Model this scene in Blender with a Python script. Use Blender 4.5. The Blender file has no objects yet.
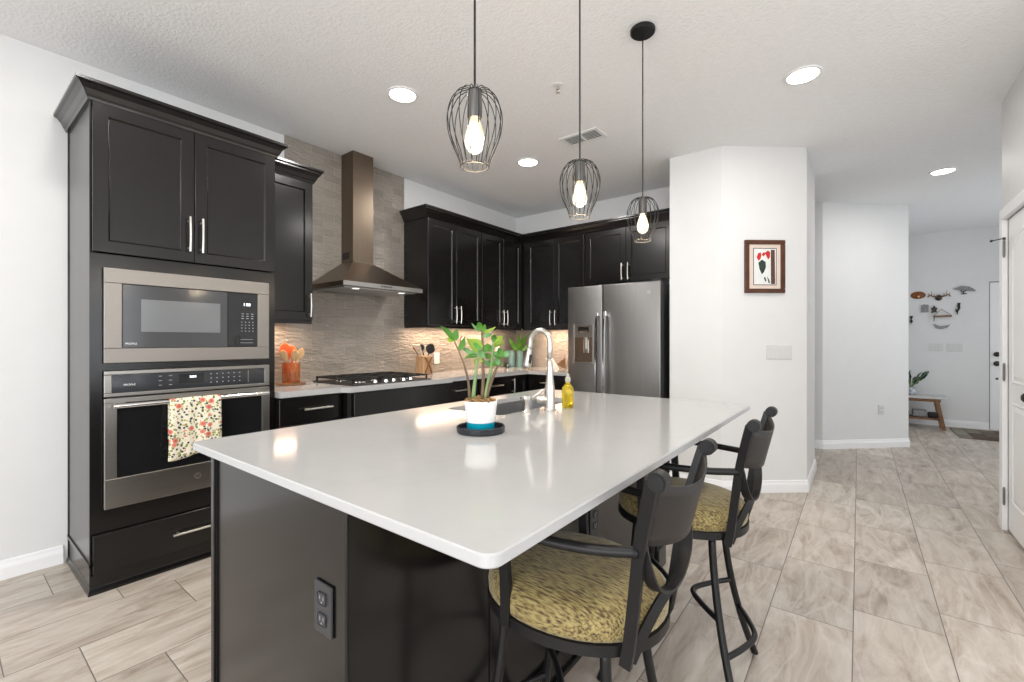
import bpy, bmesh, math, random
from mathutils import Vector, Matrix
random.seed(7)
PI = math.pi
S = bpy.context.scene
COL = S.collection

# ------------------------------------------------------------------ camera, world, light, exposure
TH = math.atan(347/450.)
cam_d = bpy.data.cameras.new('camera'); cam = bpy.data.objects.new('camera', cam_d); COL.objects.link(cam)
cam.location = (0, 0, 1.24); cam.rotation_euler = (PI/2, 0, TH)
cam_d.sensor_width = 36; cam_d.lens = 450/1024*36; cam_d.clip_start = .02
S.camera = cam
S.view_settings.view_transform = 'Standard'; S.view_settings.look = 'None'
S.view_settings.gamma = 1; S.view_settings.use_curve_mapping = False
S.view_settings.exposure = 0.46
w = bpy.data.worlds.new('world'); S.world = w; w.use_nodes = True
w.node_tree.nodes['Background'].inputs[0].default_value = (.80, .88, 1, 1)
w.node_tree.nodes['Background'].inputs[1].default_value = 1.0

def area_light(name, loc, rot, sx, sy, power, color=(1, 1, 1), spread=PI, parent=None):
    d = bpy.data.lights.new(name, 'AREA'); d.shape = 'RECTANGLE'; d.size = sx; d.size_y = sy
    d.energy = power; d.color = color; d.spread = spread
    o = bpy.data.objects.new(name, d); COL.objects.link(o); o.location = loc; o.rotation_euler = rot
    if parent: o.parent = parent; o.matrix_parent_inverse = Matrix.Translation(-Vector(parent.location))
    return o
# daylight entering by the glazed openings behind and beside the camera, and by the entry's window
area_light('daylight_rear', (.7, -3.56, 1.35), (PI/2, 0, 0), 4.4, 2.3, 132, (.96, .98, 1))
area_light('daylight_side', (3.95, 0.2, 1.45), (PI/2, 0, PI/2), 4.0, 2.0, 48, (.96, .98, 1))
area_light('daylight_entry', (2.95, 7.0, 1.5), (PI/2, 0, PI/2), 1.6, 1.8, 19, (.90, .95, 1))

# ------------------------------------------------------------------ materials
def nt(m): return m.node_tree.nodes, m.node_tree.links
def mat(name, col, rough=.5, metal=0, bump=0, bscale=60, var=.0, vscale=8, coat=0, stretch=None, spec=.5, trans=0, ior=1.45, emit=None, es=0, alpha=1):
    m = bpy.data.materials.new(name); m.use_nodes = True
    N, L = nt(m); b = N['Principled BSDF']
    b.inputs['Base Color'].default_value = (*col, 1); b.inputs['Roughness'].default_value = rough
    b.inputs['Metallic'].default_value = metal; b.inputs['Specular IOR Level'].default_value = spec
    b.inputs['Coat Weight'].default_value = coat; b.inputs['Coat Roughness'].default_value = .16
    b.inputs['Transmission Weight'].default_value = trans; b.inputs['IOR'].default_value = ior
    if emit: b.inputs['Emission Color'].default_value = (*emit, 1); b.inputs['Emission Strength'].default_value = es
    tc = N.new('ShaderNodeTexCoord'); mp = N.new('ShaderNodeMapping'); L.new(tc.outputs['Object'], mp.inputs[0])
    if stretch: mp.inputs['Scale'].default_value = stretch
    if var:
        n = N.new('ShaderNodeTexNoise'); n.inputs['Scale'].default_value = vscale; n.inputs['Detail'].default_value = 4
        L.new(mp.outputs[0], n.inputs['Vector'])
        r = N.new('ShaderNodeValToRGB'); r.color_ramp.elements[0].position = .3; r.color_ramp.elements[1].position = .7
        r.color_ramp.elements[0].color = (*[c*(1-var) for c in col], 1); r.color_ramp.elements[1].color = (*[min(1, c*(1+var)) for c in col], 1)
        L.new(n.outputs[0], r.inputs[0]); L.new(r.outputs[0], b.inputs['Base Color'])
    if bump:
        n = N.new('ShaderNodeTexNoise'); n.inputs['Scale'].default_value = bscale; n.inputs['Detail'].default_value = 3
        L.new(mp.outputs[0], n.inputs['Vector'])
        bp = N.new('ShaderNodeBump'); bp.inputs['Strength'].default_value = bump; bp.inputs['Distance'].default_value = .01
        L.new(n.outputs[0], bp.inputs['Height']); L.new(bp.outputs[0], b.inputs['Normal'])
    return m
M = {}
M['wall'] = mat('painted_wall', (.74, .74, .735), .6, bump=.05, bscale=120, var=.01)
M['ceiling'] = mat('knockdown_ceiling', (.885, .89, .90), .8, bump=.5, bscale=60, var=.02, vscale=30)
M['trim'] = mat('white_trim', (.86, .86, .865), .3, var=.01)
M['door'] = mat('white_door_paint', (.88, .885, .89), .35, var=.01)
M['cab'] = mat('espresso_wood', (.0052, .0044, .0042), .24, var=.15, vscale=5, stretch=(6, 6, .6), spec=.5, coat=.22)
M['slate'] = mat('slate_steel', (.36, .34, .315), .32, metal=1, var=.03, stretch=(.5, .5, 40), vscale=3)
M['hood'] = mat('bronze_steel', (.21, .165, .125), .34, metal=1, var=.04, stretch=(20, 20, .5), vscale=3)
M['fridge'] = mat('fridge_slate', (.25, .245, .24), .42, metal=1, var=.03, stretch=(20, 20, .5), vscale=3)
M['nickel'] = mat('brushed_nickel', (.66, .63, .58), .30, metal=1, var=.03)
M['hingemetal'] = mat('dull_hinge_metal', (.22, .22, .21), .5, metal=.6, var=.1)
M['chrome'] = mat('polished_steel', (.85, .85, .84), .12, metal=1, var=.02)
M['sinksteel'] = mat('sink_steel', (.50, .50, .50), .36, metal=1, var=.05, stretch=(40, 2, 2))
M['bglass'] = mat('black_glass', (.012, .012, .013), .06, var=.05, spec=.6)
M['mwindow'] = mat('oven_window_screen', (.16, .165, .17), .12, var=.04, spec=.8)
M['iron'] = mat('dark_iron', (.0085, .008, .0085), .42, var=.15, spec=.38)
M['backiron'] = mat('dark_iron_sheet', (.020, .017, .016), .45, var=.15, spec=.4)
M['castiron'] = mat('cast_iron', (.012, .012, .012), .55, bump=.1, bscale=200, var=.1)
M['black'] = mat('black_plastic', (.012, .012, .012), .35, var=.1)
M['outlet_black'] = mat('black_outlet', (.035, .036, .04), .28, var=.05)
M['white'] = mat('white_plastic', (.80, .80, .79), .3, var=.01)
M['plate'] = mat('switch_plate_plastic', (.67, .67, .66), .3, var=.01)
M['pot'] = mat('white_ceramic', (.82, .82, .82), .35, var=.01)
M['teal'] = mat('teal_glaze', (.0, .27, .38), .35, var=.03)
M['moss'] = mat('dried_moss', (.28, .17, .07), .9, bump=.8, bscale=120, var=.5, vscale=60)
M['leaf'] = mat('green_leaf', (.065, .20, .022), .38, var=.35, vscale=12)
M['leaf2'] = mat('yellow_green_leaf', (.22, .33, .035), .4, var=.25, vscale=12)
M['leaf3'] = mat('pale_green_leaf', (.11, .26, .09), .4, var=.25, vscale=12)
M['stem'] = mat('green_stem', (.20, .30, .12), .5, var=.2)
M['stem2'] = mat('brown_stem', (.14, .09, .05), .5, var=.2)
M['wood'] = mat('light_wood', (.62, .40, .20), .5, var=.2, vscale=6, stretch=(8, 8, 1))
M['midwood'] = mat('walnut_wood', (.20, .10, .045), .45, var=.3, vscale=6, stretch=(3, 3, 8))
M['tanwood'] = mat('tan_wood', (.42, .25, .13), .5, var=.2, vscale=8, stretch=(6, 6, 1))
M['orange'] = mat('orange_silicone', (.85, .13, .015), .4, var=.05)
M['amber'] = mat('amber_glass', (.85, .42, .20), .05, trans=.85, var=.02)
M['cglass'] = mat('clear_glass', (.95, .97, .97), .03, trans=1, var=.005)
M['bluegl'] = mat('blue_green_glass', (.30, .52, .50), .08, trans=.6, var=.05)
M['soap'] = mat('yellow_soap', (.85, .66, .03), .06, trans=.75, var=.05)
M['yellow'] = mat('yellow_wax', (.75, .55, .10), .4, var=.2, vscale=30)
M['brownframe'] = mat('brown_frame', (.085, .032, .016), .3, var=.3)
M['mat_board'] = mat('cream_mat_board', (.72, .60, .52), .7, var=.02)
M['paper'] = mat('paper', (.75, .76, .74), .7, var=.06, vscale=20)
M['red'] = mat('red_paint', (.55, .02, .02), .5, var=.2)
M['dgreen'] = mat('dark_green_paint', (.02, .04, .03), .5, var=.3)
M['inkbrown'] = mat('brown_ink', (.10, .045, .03), .6, var=.4, vscale=60)
M['led'] = mat('lamp_lens', (1, 1, 1), .5, emit=(1, .97, .92), es=6)
M['hoodlamp'] = mat('hood_lamp_lens', (1, 1, 1), .5, emit=(1, .93, .85), es=1.0)
M['bulb'] = mat('warm_bulb', (1, .85, .6), .3, emit=(1, .82, .55), es=14)
M['bulbglass'] = mat('bulb_glass', (1, .97, .92), .02, trans=1, var=.005, emit=(1, .78, .5), es=.45)
M['disp'] = mat('lit_digits', (.8, .9, 1), .4, emit=(.8, .9, 1), es=1.0)
M['legend'] = mat('grey_legend', (.35, .35, .36), .5)
M['gplaque'] = mat('grey_metal_art', (.25, .25, .25), .5, var=.4, vscale=60)
M['oval'] = mat('carved_oval_wood', (.22, .07, .015), .4, var=.4, vscale=20)
M['bronze'] = mat('aged_bronze', (.06, .05, .045), .4, metal=.6, var=.3)
M['dkcloth'] = mat('dark_basket', (.03, .03, .035), .8, var=.5, vscale=50)

def ramp(N, stops):
    r = N.new('ShaderNodeValToRGB'); e = r.color_ramp.elements
    while len(e) < len(stops): e.new(.5)
    for k, (p, c) in enumerate(stops): e[k].position = p; e[k].color = (*c, 1)
    return r
def mth(N, L, op, a, b=None, c=None):
    n = N.new('ShaderNodeMath'); n.operation = op
    for i, v in enumerate((a, b, c)):
        if v is None: continue
        if hasattr(v, 'is_linked') or hasattr(v, 'links'): L.new(v, n.inputs[i])
        else: n.inputs[i].default_value = v
    return n.outputs[0]

def floor_mat():
    m = bpy.data.materials.new('stone_tile_floor'); m.use_nodes = True; N, L = nt(m); b = N['Principled BSDF']
    tc = N.new('ShaderNodeTexCoord'); sp = N.new('ShaderNodeSeparateXYZ'); L.new(tc.outputs['Object'], sp.inputs[0])
    X, Y = sp.outputs[0], sp.outputs[1]
    u = mth(N, L, 'DIVIDE', mth(N, L, 'ADD', X, 2.5), .310)
    k = mth(N, L, 'FLOOR', u); fu = mth(N, L, 'SUBTRACT', u, k)
    v = mth(N, L, 'DIVIDE', mth(N, L, 'SUBTRACT', mth(N, L, 'SUBTRACT', Y, .373), mth(N, L, 'MULTIPLY', k, .2033)), .61)
    j = mth(N, L, 'FLOOR', v); fv = mth(N, L, 'SUBTRACT', v, j)
    du = mth(N, L, 'MULTIPLY', mth(N, L, 'MINIMUM', fu, mth(N, L, 'SUBTRACT', 1, fu)), .310)
    dv = mth(N, L, 'MULTIPLY', mth(N, L, 'MINIMUM', fv, mth(N, L, 'SUBTRACT', 1, fv)), .61)
    dd = mth(N, L, 'MINIMUM', du, dv)
    grout = mth(N, L, 'LESS_THAN', dd, .0019)
    cid = N.new('ShaderNodeCombineXYZ'); L.new(k, cid.inputs[0]); L.new(j, cid.inputs[1])
    wn = N.new('ShaderNodeTexWhiteNoise'); wn.noise_dimensions = '3D'; L.new(cid.outputs[0], wn.inputs['Vector'])
    # per-tile shifted, lengthwise-stretched stone veining
    off = N.new('ShaderNodeVectorMath'); off.operation = 'MULTIPLY_ADD'; L.new(wn.outputs['Color'], off.inputs[0])
    off.inputs[1].default_value = (9, 9, 9); L.new(tc.outputs['Object'], off.inputs[2])
    mp = N.new('ShaderNodeMapping'); mp.inputs['Scale'].default_value = (1.5, .34, 1); L.new(off.outputs[0], mp.inputs[0])
    mp.inputs['Rotation'].default_value = (0, 0, .12)
    n1 = N.new('ShaderNodeTexNoise'); n1.inputs['Scale'].default_value = 7; n1.inputs['Detail'].default_value = 9; n1.inputs['Roughness'].default_value = .68
    n1.inputs['Distortion'].default_value = .9; L.new(mp.outputs[0], n1.inputs['Vector'])
    n2 = N.new('ShaderNodeTexNoise'); n2.inputs['Scale'].default_value = 3.2; n2.inputs['Detail'].default_value = 5
    n2.inputs['Distortion'].default_value = 1.1; L.new(mp.outputs[0], n2.inputs['Vector'])
    vein = mth(N, L, 'ABSOLUTE', mth(N, L, 'SUBTRACT', n2.outputs[0], .5))
    vr = ramp(N, [(0, (1, 1, 1)), (.035, (.0, .0, .0)), (1, (0, 0, 0))]); L.new(vein, vr.inputs[0])
    base = ramp(N, [(.32, (.28, .225, .18)), (.43, (.40, .338, .28)), (.54, (.49, .434, .372)), (.72, (.585, .533, .47))]); L.new(n1.outputs[0], base.inputs[0])
    mx = N.new('ShaderNodeMixRGB'); mx.blend_type = 'MIX'; L.new(mth(N, L, 'MULTIPLY', vr.outputs[0], .30), mx.inputs[0]); L.new(base.outputs[0], mx.inputs[1]); mx.inputs[2].default_value = (.68, .64, .58, 1)
    tint = mth(N, L, 'MULTIPLY_ADD', wn.outputs['Value'], .24, .88)
    mt = N.new('ShaderNodeVectorMath'); mt.operation = 'SCALE'; L.new(mx.outputs[0], mt.inputs[0]); L.new(tint, mt.inputs[3])
    mg = N.new('ShaderNodeMixRGB'); L.new(grout, mg.inputs[0]); L.new(mt.outputs[0], mg.inputs[1]); mg.inputs[2].default_value = (.15, .125, .105, 1)
    L.new(mg.outputs[0], b.inputs['Base Color']); b.inputs['Roughness'].default_value = .38
    bp = N.new('ShaderNodeBump'); bp.inputs['Strength'].default_value = .3; bp.inputs['Distance'].default_value = .002
    h = ramp(N, [(0, (0, 0, 0)), (.006, (1, 1, 1))]); L.new(dd, h.inputs[0]); L.new(h.outputs[0], bp.inputs['Height']); L.new(bp.outputs[0], b.inputs['Normal'])
    return m
M['floor'] = floor_mat()

def tile_mat(name, axis, c1, c2, grout, bumpy=1.0, rough=.13):
    """glossy hand-made subway tile; axis = horizontal axis of the wall (0 x, 1 y)"""
    m = bpy.data.materials.new(name); m.use_nodes = True; N, L = nt(m); b = N['Principled BSDF']
    tc = N.new('ShaderNodeTexCoord'); sp = N.new('ShaderNodeSeparateXYZ'); L.new(tc.outputs['Object'], sp.inputs[0])
    cb = N.new('ShaderNodeCombineXYZ'); L.new(sp.outputs[axis], cb.inputs[0]); L.new(sp.outputs[2], cb.inputs[1])
    br = N.new('ShaderNodeTexBrick'); L.new(cb.outputs[0], br.inputs['Vector'])
    br.inputs['Scale'].default_value = 1; br.inputs['Brick Width'].default_value = .20; br.inputs['Row Height'].default_value = .066
    br.inputs['Mortar Size'].default_value = .0018; br.inputs['Mortar Smooth'].default_value = .3
    br.inputs['Color1'].default_value = (*c1, 1); br.inputs['Color2'].default_value = (*c2, 1); br.inputs['Mortar'].default_value = (*grout, 1)
    mp = N.new('ShaderNodeMapping'); mp.inputs['Scale'].default_value = (1, 1, 3.4); L.new(tc.outputs['Object'], mp.inputs[0])
    n = N.new('ShaderNodeTexNoise'); n.inputs['Scale'].default_value = 15; n.inputs['Detail'].default_value = 2; L.new(mp.outputs[0], n.inputs['Vector'])
    hh = mth(N, L, 'SUBTRACT', n.outputs[0], mth(N, L, 'MULTIPLY', br.outputs['Fac'], .25))
    bp = N.new('ShaderNodeBump'); bp.inputs['Strength'].default_value = bumpy; bp.inputs['Distance'].default_value = .016
    L.new(hh, bp.inputs['Height']); L.new(bp.outputs[0], b.inputs['Normal'])
    L.new(br.outputs['Color'], b.inputs['Base Color']); b.inputs['Roughness'].default_value = rough
    b.inputs['Specular IOR Level'].default_value = .6
    return m
M['tile_y'] = tile_mat('subway_tile_range', 1, (.33, .295, .255), (.25, .225, .195), (.42, .385, .34))
M['tile_x'] = tile_mat('subway_tile_back', 0, (.40, .35, .31), (.35, .31, .27), (.42, .38, .34), .4)

def quartz_mat(name):
    m = bpy.data.materials.new(name); m.use_nodes = True; N, L = nt(m); b = N['Principled BSDF']
    tc = N.new('ShaderNodeTexCoord')
    n = N.new('ShaderNodeTexNoise'); n.inputs['Scale'].default_value = 2.2; n.inputs['Detail'].default_value = 8; n.inputs['Distortion'].default_value = 1.5
    L.new(tc.outputs['Object'], n.inputs['Vector'])
    r = ramp(N, [(.35, (.465, .464, .462)), (.49, (.46, .459, .457)), (.505, (.452, .45, .449)), (.53, (.46, .459, .458)), (.7, (.47, .469, .468))]); L.new(n.outputs[0], r.inputs[0])
    L.new(r.outputs[0], b.inputs['Base Color']); b.inputs['Roughness'].default_value = .11; b.inputs['Specular IOR Level'].default_value = .5
    return m
M['quartz'] = quartz_mat('white_quartz')

def fabric_mat():
    m = bpy.data.materials.new('olive_flecked_fabric'); m.use_nodes = True; N, L = nt(m); b = N['Principled BSDF']
    tc = N.new('ShaderNodeTexCoord'); mp = N.new('ShaderNodeMapping'); mp.inputs['Scale'].default_value = (.13, 1, .6); L.new(tc.outputs['Object'], mp.inputs[0])
    n = N.new('ShaderNodeTexNoise'); n.inputs['Scale'].default_value = 300; n.inputs['Detail'].default_value = 1.5; L.new(mp.outputs[0], n.inputs['Vector'])
    r = ramp(N, [(.27, (.035, .02, .008)), (.39, (.11, .07, .022)), (.47, (.21, .155, .05)), (.66, (.33, .26, .10))]); L.new(n.outputs[0], r.inputs[0])
    L.new(r.outputs[0], b.inputs['Base Color']); b.inputs['Roughness'].default_value = .75; b.inputs['Sheen Weight'].default_value = .2
    bp = N.new('ShaderNodeBump'); bp.inputs['Strength'].default_value = .3; bp.inputs['Distance'].default_value = .002; L.new(n.outputs[0], bp.inputs['Height']); L.new(bp.outputs[0], b.inputs['Normal'])
    return m
M['fabric'] = fabric_mat()

def towel_mat():
    m = bpy.data.materials.new('floral_cotton'); m.use_nodes = True; N, L = nt(m); b = N['Principled BSDF']
    tc = N.new('ShaderNodeTexCoord')
    mp = N.new('ShaderNodeMapping'); mp.inputs['Scale'].default_value = (0, 1, 1); L.new(tc.outputs['Object'], mp.inputs[0])
    v = N.new('ShaderNodeTexVoronoi'); v.inputs['Scale'].default_value = 25; L.new(mp.outputs[0], v.inputs['Vector'])
    v2 = N.new('ShaderNodeTexVoronoi'); v2.inputs['Scale'].default_value = 85; L.new(mp.outputs[0], v2.inputs['Vector'])
    fl = ramp(N, [(0, (.18, .05, .04)), (.09, (.55, .10, .07)), (.22, (.65, .18, .12)), (.34, (.70, .28, .20)), (.36, (.78, .72, .58))]); L.new(v.outputs['Distance'], fl.inputs[0])
    sm = N.new('ShaderNodeSeparateColor'); L.new(v2.outputs['Color'], sm.inputs[0])
    lf = ramp(N, [(0, (.03, .05, .06)), (.12, (.20, .24, .06)), (.32, (.55, .45, .08)), (.5, (.50, .14, .08)), (.62, (.30, .32, .08)), (.75, (.78, .72, .58))]); lf.color_ramp.interpolation = 'CONSTANT'; L.new(sm.outputs[0], lf.inputs[0])
    msk = mth(N, L, 'LESS_THAN', v2.outputs['Distance'], .50)
    bg = N.new('ShaderNodeMixRGB'); L.new(msk, bg.inputs[0]); bg.inputs[1].default_value = (.78, .72, .58, 1); L.new(lf.outputs[0], bg.inputs[2])
    sc = N.new('ShaderNodeSeparateColor'); L.new(v.outputs['Color'], sc.inputs[0])
    isf = mth(N, L, 'MULTIPLY', mth(N, L, 'LESS_THAN', v.outputs['Distance'], .36), mth(N, L, 'GREATER_THAN', sc.outputs[0], .30))
    mx = N.new('ShaderNodeMixRGB'); L.new(isf, mx.inputs[0]); L.new(bg.outputs[0], mx.inputs[1]); L.new(fl.outputs[0], mx.inputs[2])
    L.new(mx.outputs[0], b.inputs['Base Color']); b.inputs['Roughness'].default_value = .85
    return m
M['towel'] = towel_mat()

def rug_mat():
    m = bpy.data.materials.new('patchwork_rug'); m.use_nodes = True; N, L = nt(m); b = N['Principled BSDF']
    tc = N.new('ShaderNodeTexCoord'); mp = N.new('ShaderNodeMapping'); mp.inputs['Scale'].default_value = (4.2, 1.5, 1); L.new(tc.outputs['Object'], mp.inputs[0])
    mp.inputs['Scale'].default_value = (1, 1, 1); mp.inputs['Rotation'].default_value = (0, 0, PI/2)
    v = N.new('ShaderNodeTexBrick'); v.inputs['Scale'].default_value = 1; v.inputs['Brick Width'].default_value = .42; v.inputs['Row Height'].default_value = .15; v.inputs['Mortar Size'].default_value = .004; v.inputs['Bias'].default_value = 0
    v.inputs['Color1'].default_value = (.075, .04, .028, 1); v.inputs['Color2'].default_value = (.30, .29, .22, 1); v.inputs['Mortar'].default_value = (.05, .04, .03, 1); L.new(mp.outputs[0], v.inputs['Vector'])
    r = N.new('ShaderNodeGamma'); r.inputs[1].default_value = 1; L.new(v.outputs['Color'], r.inputs[0])
    L.new(r.outputs[0], b.inputs['Base Color']); b.inputs['Roughness'].default_value = .95
    return m
M['rug'] = rug_mat()

# ------------------------------------------------------------------ mesh helpers (world coordinates; a part is shifted into its thing's frame)
WM = {}
def thing(name, label, cat, loc=(0, 0, 0), rotz=0, group=None):
    o = bpy.data.objects.new(name, None); COL.objects.link(o); o.empty_display_size = .05
    o.location = loc; o.rotation_euler = (0, 0, rotz)
    o['label'] = label; o['category'] = cat
    if group: o['group'] = group
    WM[o.name] = Matrix.Translation(loc) @ Matrix.Rotation(rotz, 4, 'Z')
    return o
def obj(name, bm, m, parent=None, smooth=False, local=False, label=None, loc=None):
    bmesh.ops.recalc_face_normals(bm, faces=bm.faces)
    me = bpy.data.meshes.new(name)
    o = bpy.data.objects.new(name, me); COL.objects.link(o)
    if parent is not None:
        o.parent = parent; W = WM[parent.name]; WM[o.name] = W
        if not local: bm.transform(W.inverted())
    else:
        if loc is not None: bm.transform(Matrix.Translation(-Vector(loc))); o.location = loc
        WM[o.name] = Matrix.Translation(loc) if loc is not None else Matrix.Identity(4)
    bm.to_mesh(me); bm.free()
    me.materials.append(M[m] if isinstance(m, str) else m)
    if smooth:
        for p in me.polygons: p.use_smooth = True
        if smooth != 'all':
            me.set_sharp_from_angle(angle=math.radians(smooth if isinstance(smooth, (int, float)) and smooth > 1 else 40))
    if label: o['label'] = label
    return o
def tag(o, label, cat, group=None):
    o['label'] = label; o['category'] = cat
    if group: o['group'] = group
    return o
def struct(name, bm, m, parent=None):
    o = obj(name, bm, m, parent)
    if parent is None: o['kind'] = 'structure'
    return o
def NB(): return bmesh.new()
def box(bm, x0, x1, y0, y1, z0, z1, bev=0, seg=2):
    r = bmesh.ops.create_cube(bm, size=1, matrix=Matrix.Translation(((x0+x1)/2, (y0+y1)/2, (z0+z1)/2)) @ Matrix.Diagonal((abs(x1-x0), abs(y1-y0), abs(z1-z0), 1)))
    if bev:
        es = list({e for v in r['verts'] for e in v.link_edges})
        bmesh.ops.bevel(bm, geom=es, offset=bev, segments=seg, affect='EDGES', profile=.5)
    return bm
def BX(*a, **k): return box(NB(), *a, **k)
def cyl(bm, c, r, h, axis='Z', n=24, r2=None, bev=0):
    """cylinder centred at c"""
    R = {'Z': Matrix.Identity(4), 'X': Matrix.Rotation(PI/2, 4, 'Y'), 'Y': Matrix.Rotation(-PI/2, 4, 'X')}[axis] if isinstance(axis, str) else axis
    q = bmesh.ops.create_cone(bm, cap_ends=True, segments=n, radius1=r, radius2=r if r2 is None else r2, depth=h, matrix=Matrix.Translation(c) @ R)
    if bev:
        es = [e for e in {e for v in q['verts'] for e in v.link_edges} if any(len(f.verts) > 4 for f in e.link_faces)]
        bmesh.ops.bevel(bm, geom=es, offset=bev, segments=2, affect='EDGES')
    return bm
def lathe(bm, prof, c=(0, 0, 0), n=32, sx=1, sy=1, close_top=False, close_bot=False):
    rings = []
    for r, z in prof:
        rings.append([bm.verts.new((c[0]+r*sx*math.cos(2*PI*i/n), c[1]+r*sy*math.sin(2*PI*i/n), c[2]+z)) for i in range(n)])
    for a, b in zip(rings, rings[1:]):
        for i in range(n): bm.faces.new((a[i], a[(i+1) % n], b[(i+1) % n], b[i]))
    if close_bot: bm.faces.new(rings[0])
    if close_top: bm.faces.new(rings[-1])
    return bm
def tube(bm, pts, r, n=8, closed=False, sec=None):
    """sweep a round (or given w,h rectangular) section along points; r may be a list"""
    pts = [Vector(p) for p in pts]; K = len(pts); rings = []
    up = Vector((0, 0, 1)); prev = None
    for i, p in enumerate(pts):
        if closed: t = pts[(i+1) % K]-pts[i-1]
        else: t = pts[min(i+1, K-1)]-pts[max(i-1, 0)]
        t.normalize()
        if prev is None:
            a = up if abs(t.z) < .9 else Vector((1, 0, 0)); s = t.cross(a).normalized()
        else:
            s = (prev-t*prev.dot(t)).normalized()
        prev = s; b = t.cross(s)
        rr = r[i] if isinstance(r, (list, tuple)) else r
        if sec:
            w_, h_ = sec; q = [(w_/2, h_/2), (-w_/2, h_/2), (-w_/2, -h_/2), (w_/2, -h_/2)]
            rings.append([bm.verts.new(p+s*x+b*y) for x, y in q])
        else:
            rings.append([bm.verts.new(p+s*rr*math.cos(2*PI*k/n)+b*rr*math.sin(2*PI*k/n)) for k in range(n)])
    m_ = len(rings[0]); rng = range(K if closed else K-1)
    for i in rng:
        a, b = rings[i], rings[(i+1) % K]
        for k in range(m_): bm.faces.new((a[k], a[(k+1) % m_], b[(k+1) % m_], b[k]))
    if not closed: bm.faces.new(rings[0][::-1]); bm.faces.new(rings[-1])
    return bm
def smoothpts(P, k=6, closed=False):
    P = [Vector(p) for p in P]; out = []; n = len(P)
    for i in range(n if closed else n-1):
        g = (lambda j: P[j % n]) if closed else (lambda j: P[max(0, min(n-1, j))])
        p0, p1, p2, p3 = g(i-1), g(i), g(i+1), g(i+2)
        for q in range(k):
            t = q/k
            out.append(.5*((2*p1)+(-p0+p2)*t+(2*p0-5*p1+4*p2-p3)*t*t+(-p0+3*p1-3*p2+p3)*t**3))
    if not closed: out.append(P[-1])
    return out
def prism(bm, poly, z0, z1):
    a = [bm.verts.new((x, y, z0)) for x, y in poly]; b = [bm.verts.new((x, y, z1)) for x, y in poly]; n = len(poly)
    bm.faces.new(a[::-1]); bm.faces.new(b)
    for i in range(n): bm.faces.new((a[i], a[(i+1) % n], b[(i+1) % n], b[i]))
    return bm
def sweep(bm, path, prof, side=1):
    """mitred moulding: closed profile [(out, z)] along a 2-D path; side=1 puts 'out' left of travel"""
    P = [Vector(p) for p in path]; n = len(P); rings = []
    for i in range(n):
        ds = []
        if i > 0: ds.append((P[i]-P[i-1]).normalized())
        if i < n-1: ds.append((P[i+1]-P[i]).normalized())
        ns = [Vector((-d.y, d.x))*side for d in ds]
        if len(ns) == 2:
            m_ = (ns[0]+ns[1]).normalized(); m_ = m_/max(.2, m_.dot(ns[0]))
        else: m_ = ns[0]
        rings.append([bm.verts.new((P[i].x+m_.x*o, P[i].y+m_.y*o, z)) for o, z in prof])
    K = len(prof)
    for a, b in zip(rings, rings[1:]):
        for k in range(K): bm.faces.new((a[k], a[(k+1) % K], b[(k+1) % K], b[k]))
    bm.faces.new(rings[0][::-1]); bm.faces.new(rings[-1])
    return bm
# a vertical front plane: o origin (x,y), u horizontal unit vector, n outward unit vector
class Fr:
    def __init__(s, o, u, n): s.o, s.u, s.n = Vector(o), Vector(u), Vector(n)
    def p(s, u, z, n=0):
        q = s.o+s.u*u+s.n*n; return Vector((q.x, q.y, z))
    def mat(s):
        return Matrix(((s.u.x, s.n.x, 0, s.o.x), (s.u.y, s.n.y, 0, s.o.y), (0, 0, 1, 0), (0, 0, 0, 1)))
    def bx(s, bm, u0, u1, z0, z1, n0, n1, bev=0, seg=2):
        t = NB(); box(t, u0, u1, n0, n1, z0, z1, bev, seg); t.transform(s.mat())
        me = bpy.data.meshes.new('t'); t.to_mesh(me); t.free(); bm.from_mesh(me); bpy.data.meshes.remove(me); return bm
def shaker(F, u0, u1, z0, z1, t=.02, fw_=.057, rec=.009):
    bm = NB()
    def ring(a, b, c, d, n): return [bm.verts.new(F.p(*q, n)) for q in ((a, c), (b, c), (b, d), (a, d))]
    g = .0015
    u0 += g; u1 -= g; z0 += g; z1 -= g
    e = .002
    R = [ring(u0, u1, z0, z1, 0), ring(u0, u1, z0, z1, t-e), ring(u0+e, u1-e, z0+e, z1-e, t),
         ring(u0+fw_, u1-fw_, z0+fw_, z1-fw_, t), ring(u0+fw_+.004, u1-fw_-.004, z0+fw_+.004, z1-fw_-.004, t-.005),
         ring(u0+fw_+.008, u1-fw_-.008, z0+fw_+.008, z1-fw_-.008, t-rec)]
    for a, b in zip(R, R[1:]):
        for i in range(4): bm.faces.new((a[i], a[(i+1) % 4], b[(i+1) % 4], b[i]))
    bm.faces.new(R[0][::-1]); bm.faces.new(R[-1])
    return bm
def slab(F, u0, u1, z0, z1, t=.02): return F.bx(NB(), u0+.0015, u1-.0015, z0+.0015, z1-.0015, 0, t, .002, 1)
def pull(F, parent, u, z, length=.18, vertical=True, n0=.02, r=.006, arch=.006):
    """bar pull with two posts"""
    bm = NB(); h = length/2; pts = []
    for k in range(9):
        t = -1+2*k/8; off = n0+.032+arch*(1-t*t)
        pts.append(F.p(u, z+t*h, off) if vertical else F.p(u+t*h, z, off))
    tube(bm, pts, r, 10)
    for s in (-1, 1):
        q = (u, z+s*h*.78) if vertical else (u+s*h*.78, z)
        tube(bm, [F.p(*q, n0), F.p(*q, n0+.034)], r*.9, 8)
    return obj('handle', bm, 'nickel', parent, smooth=40)
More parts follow.
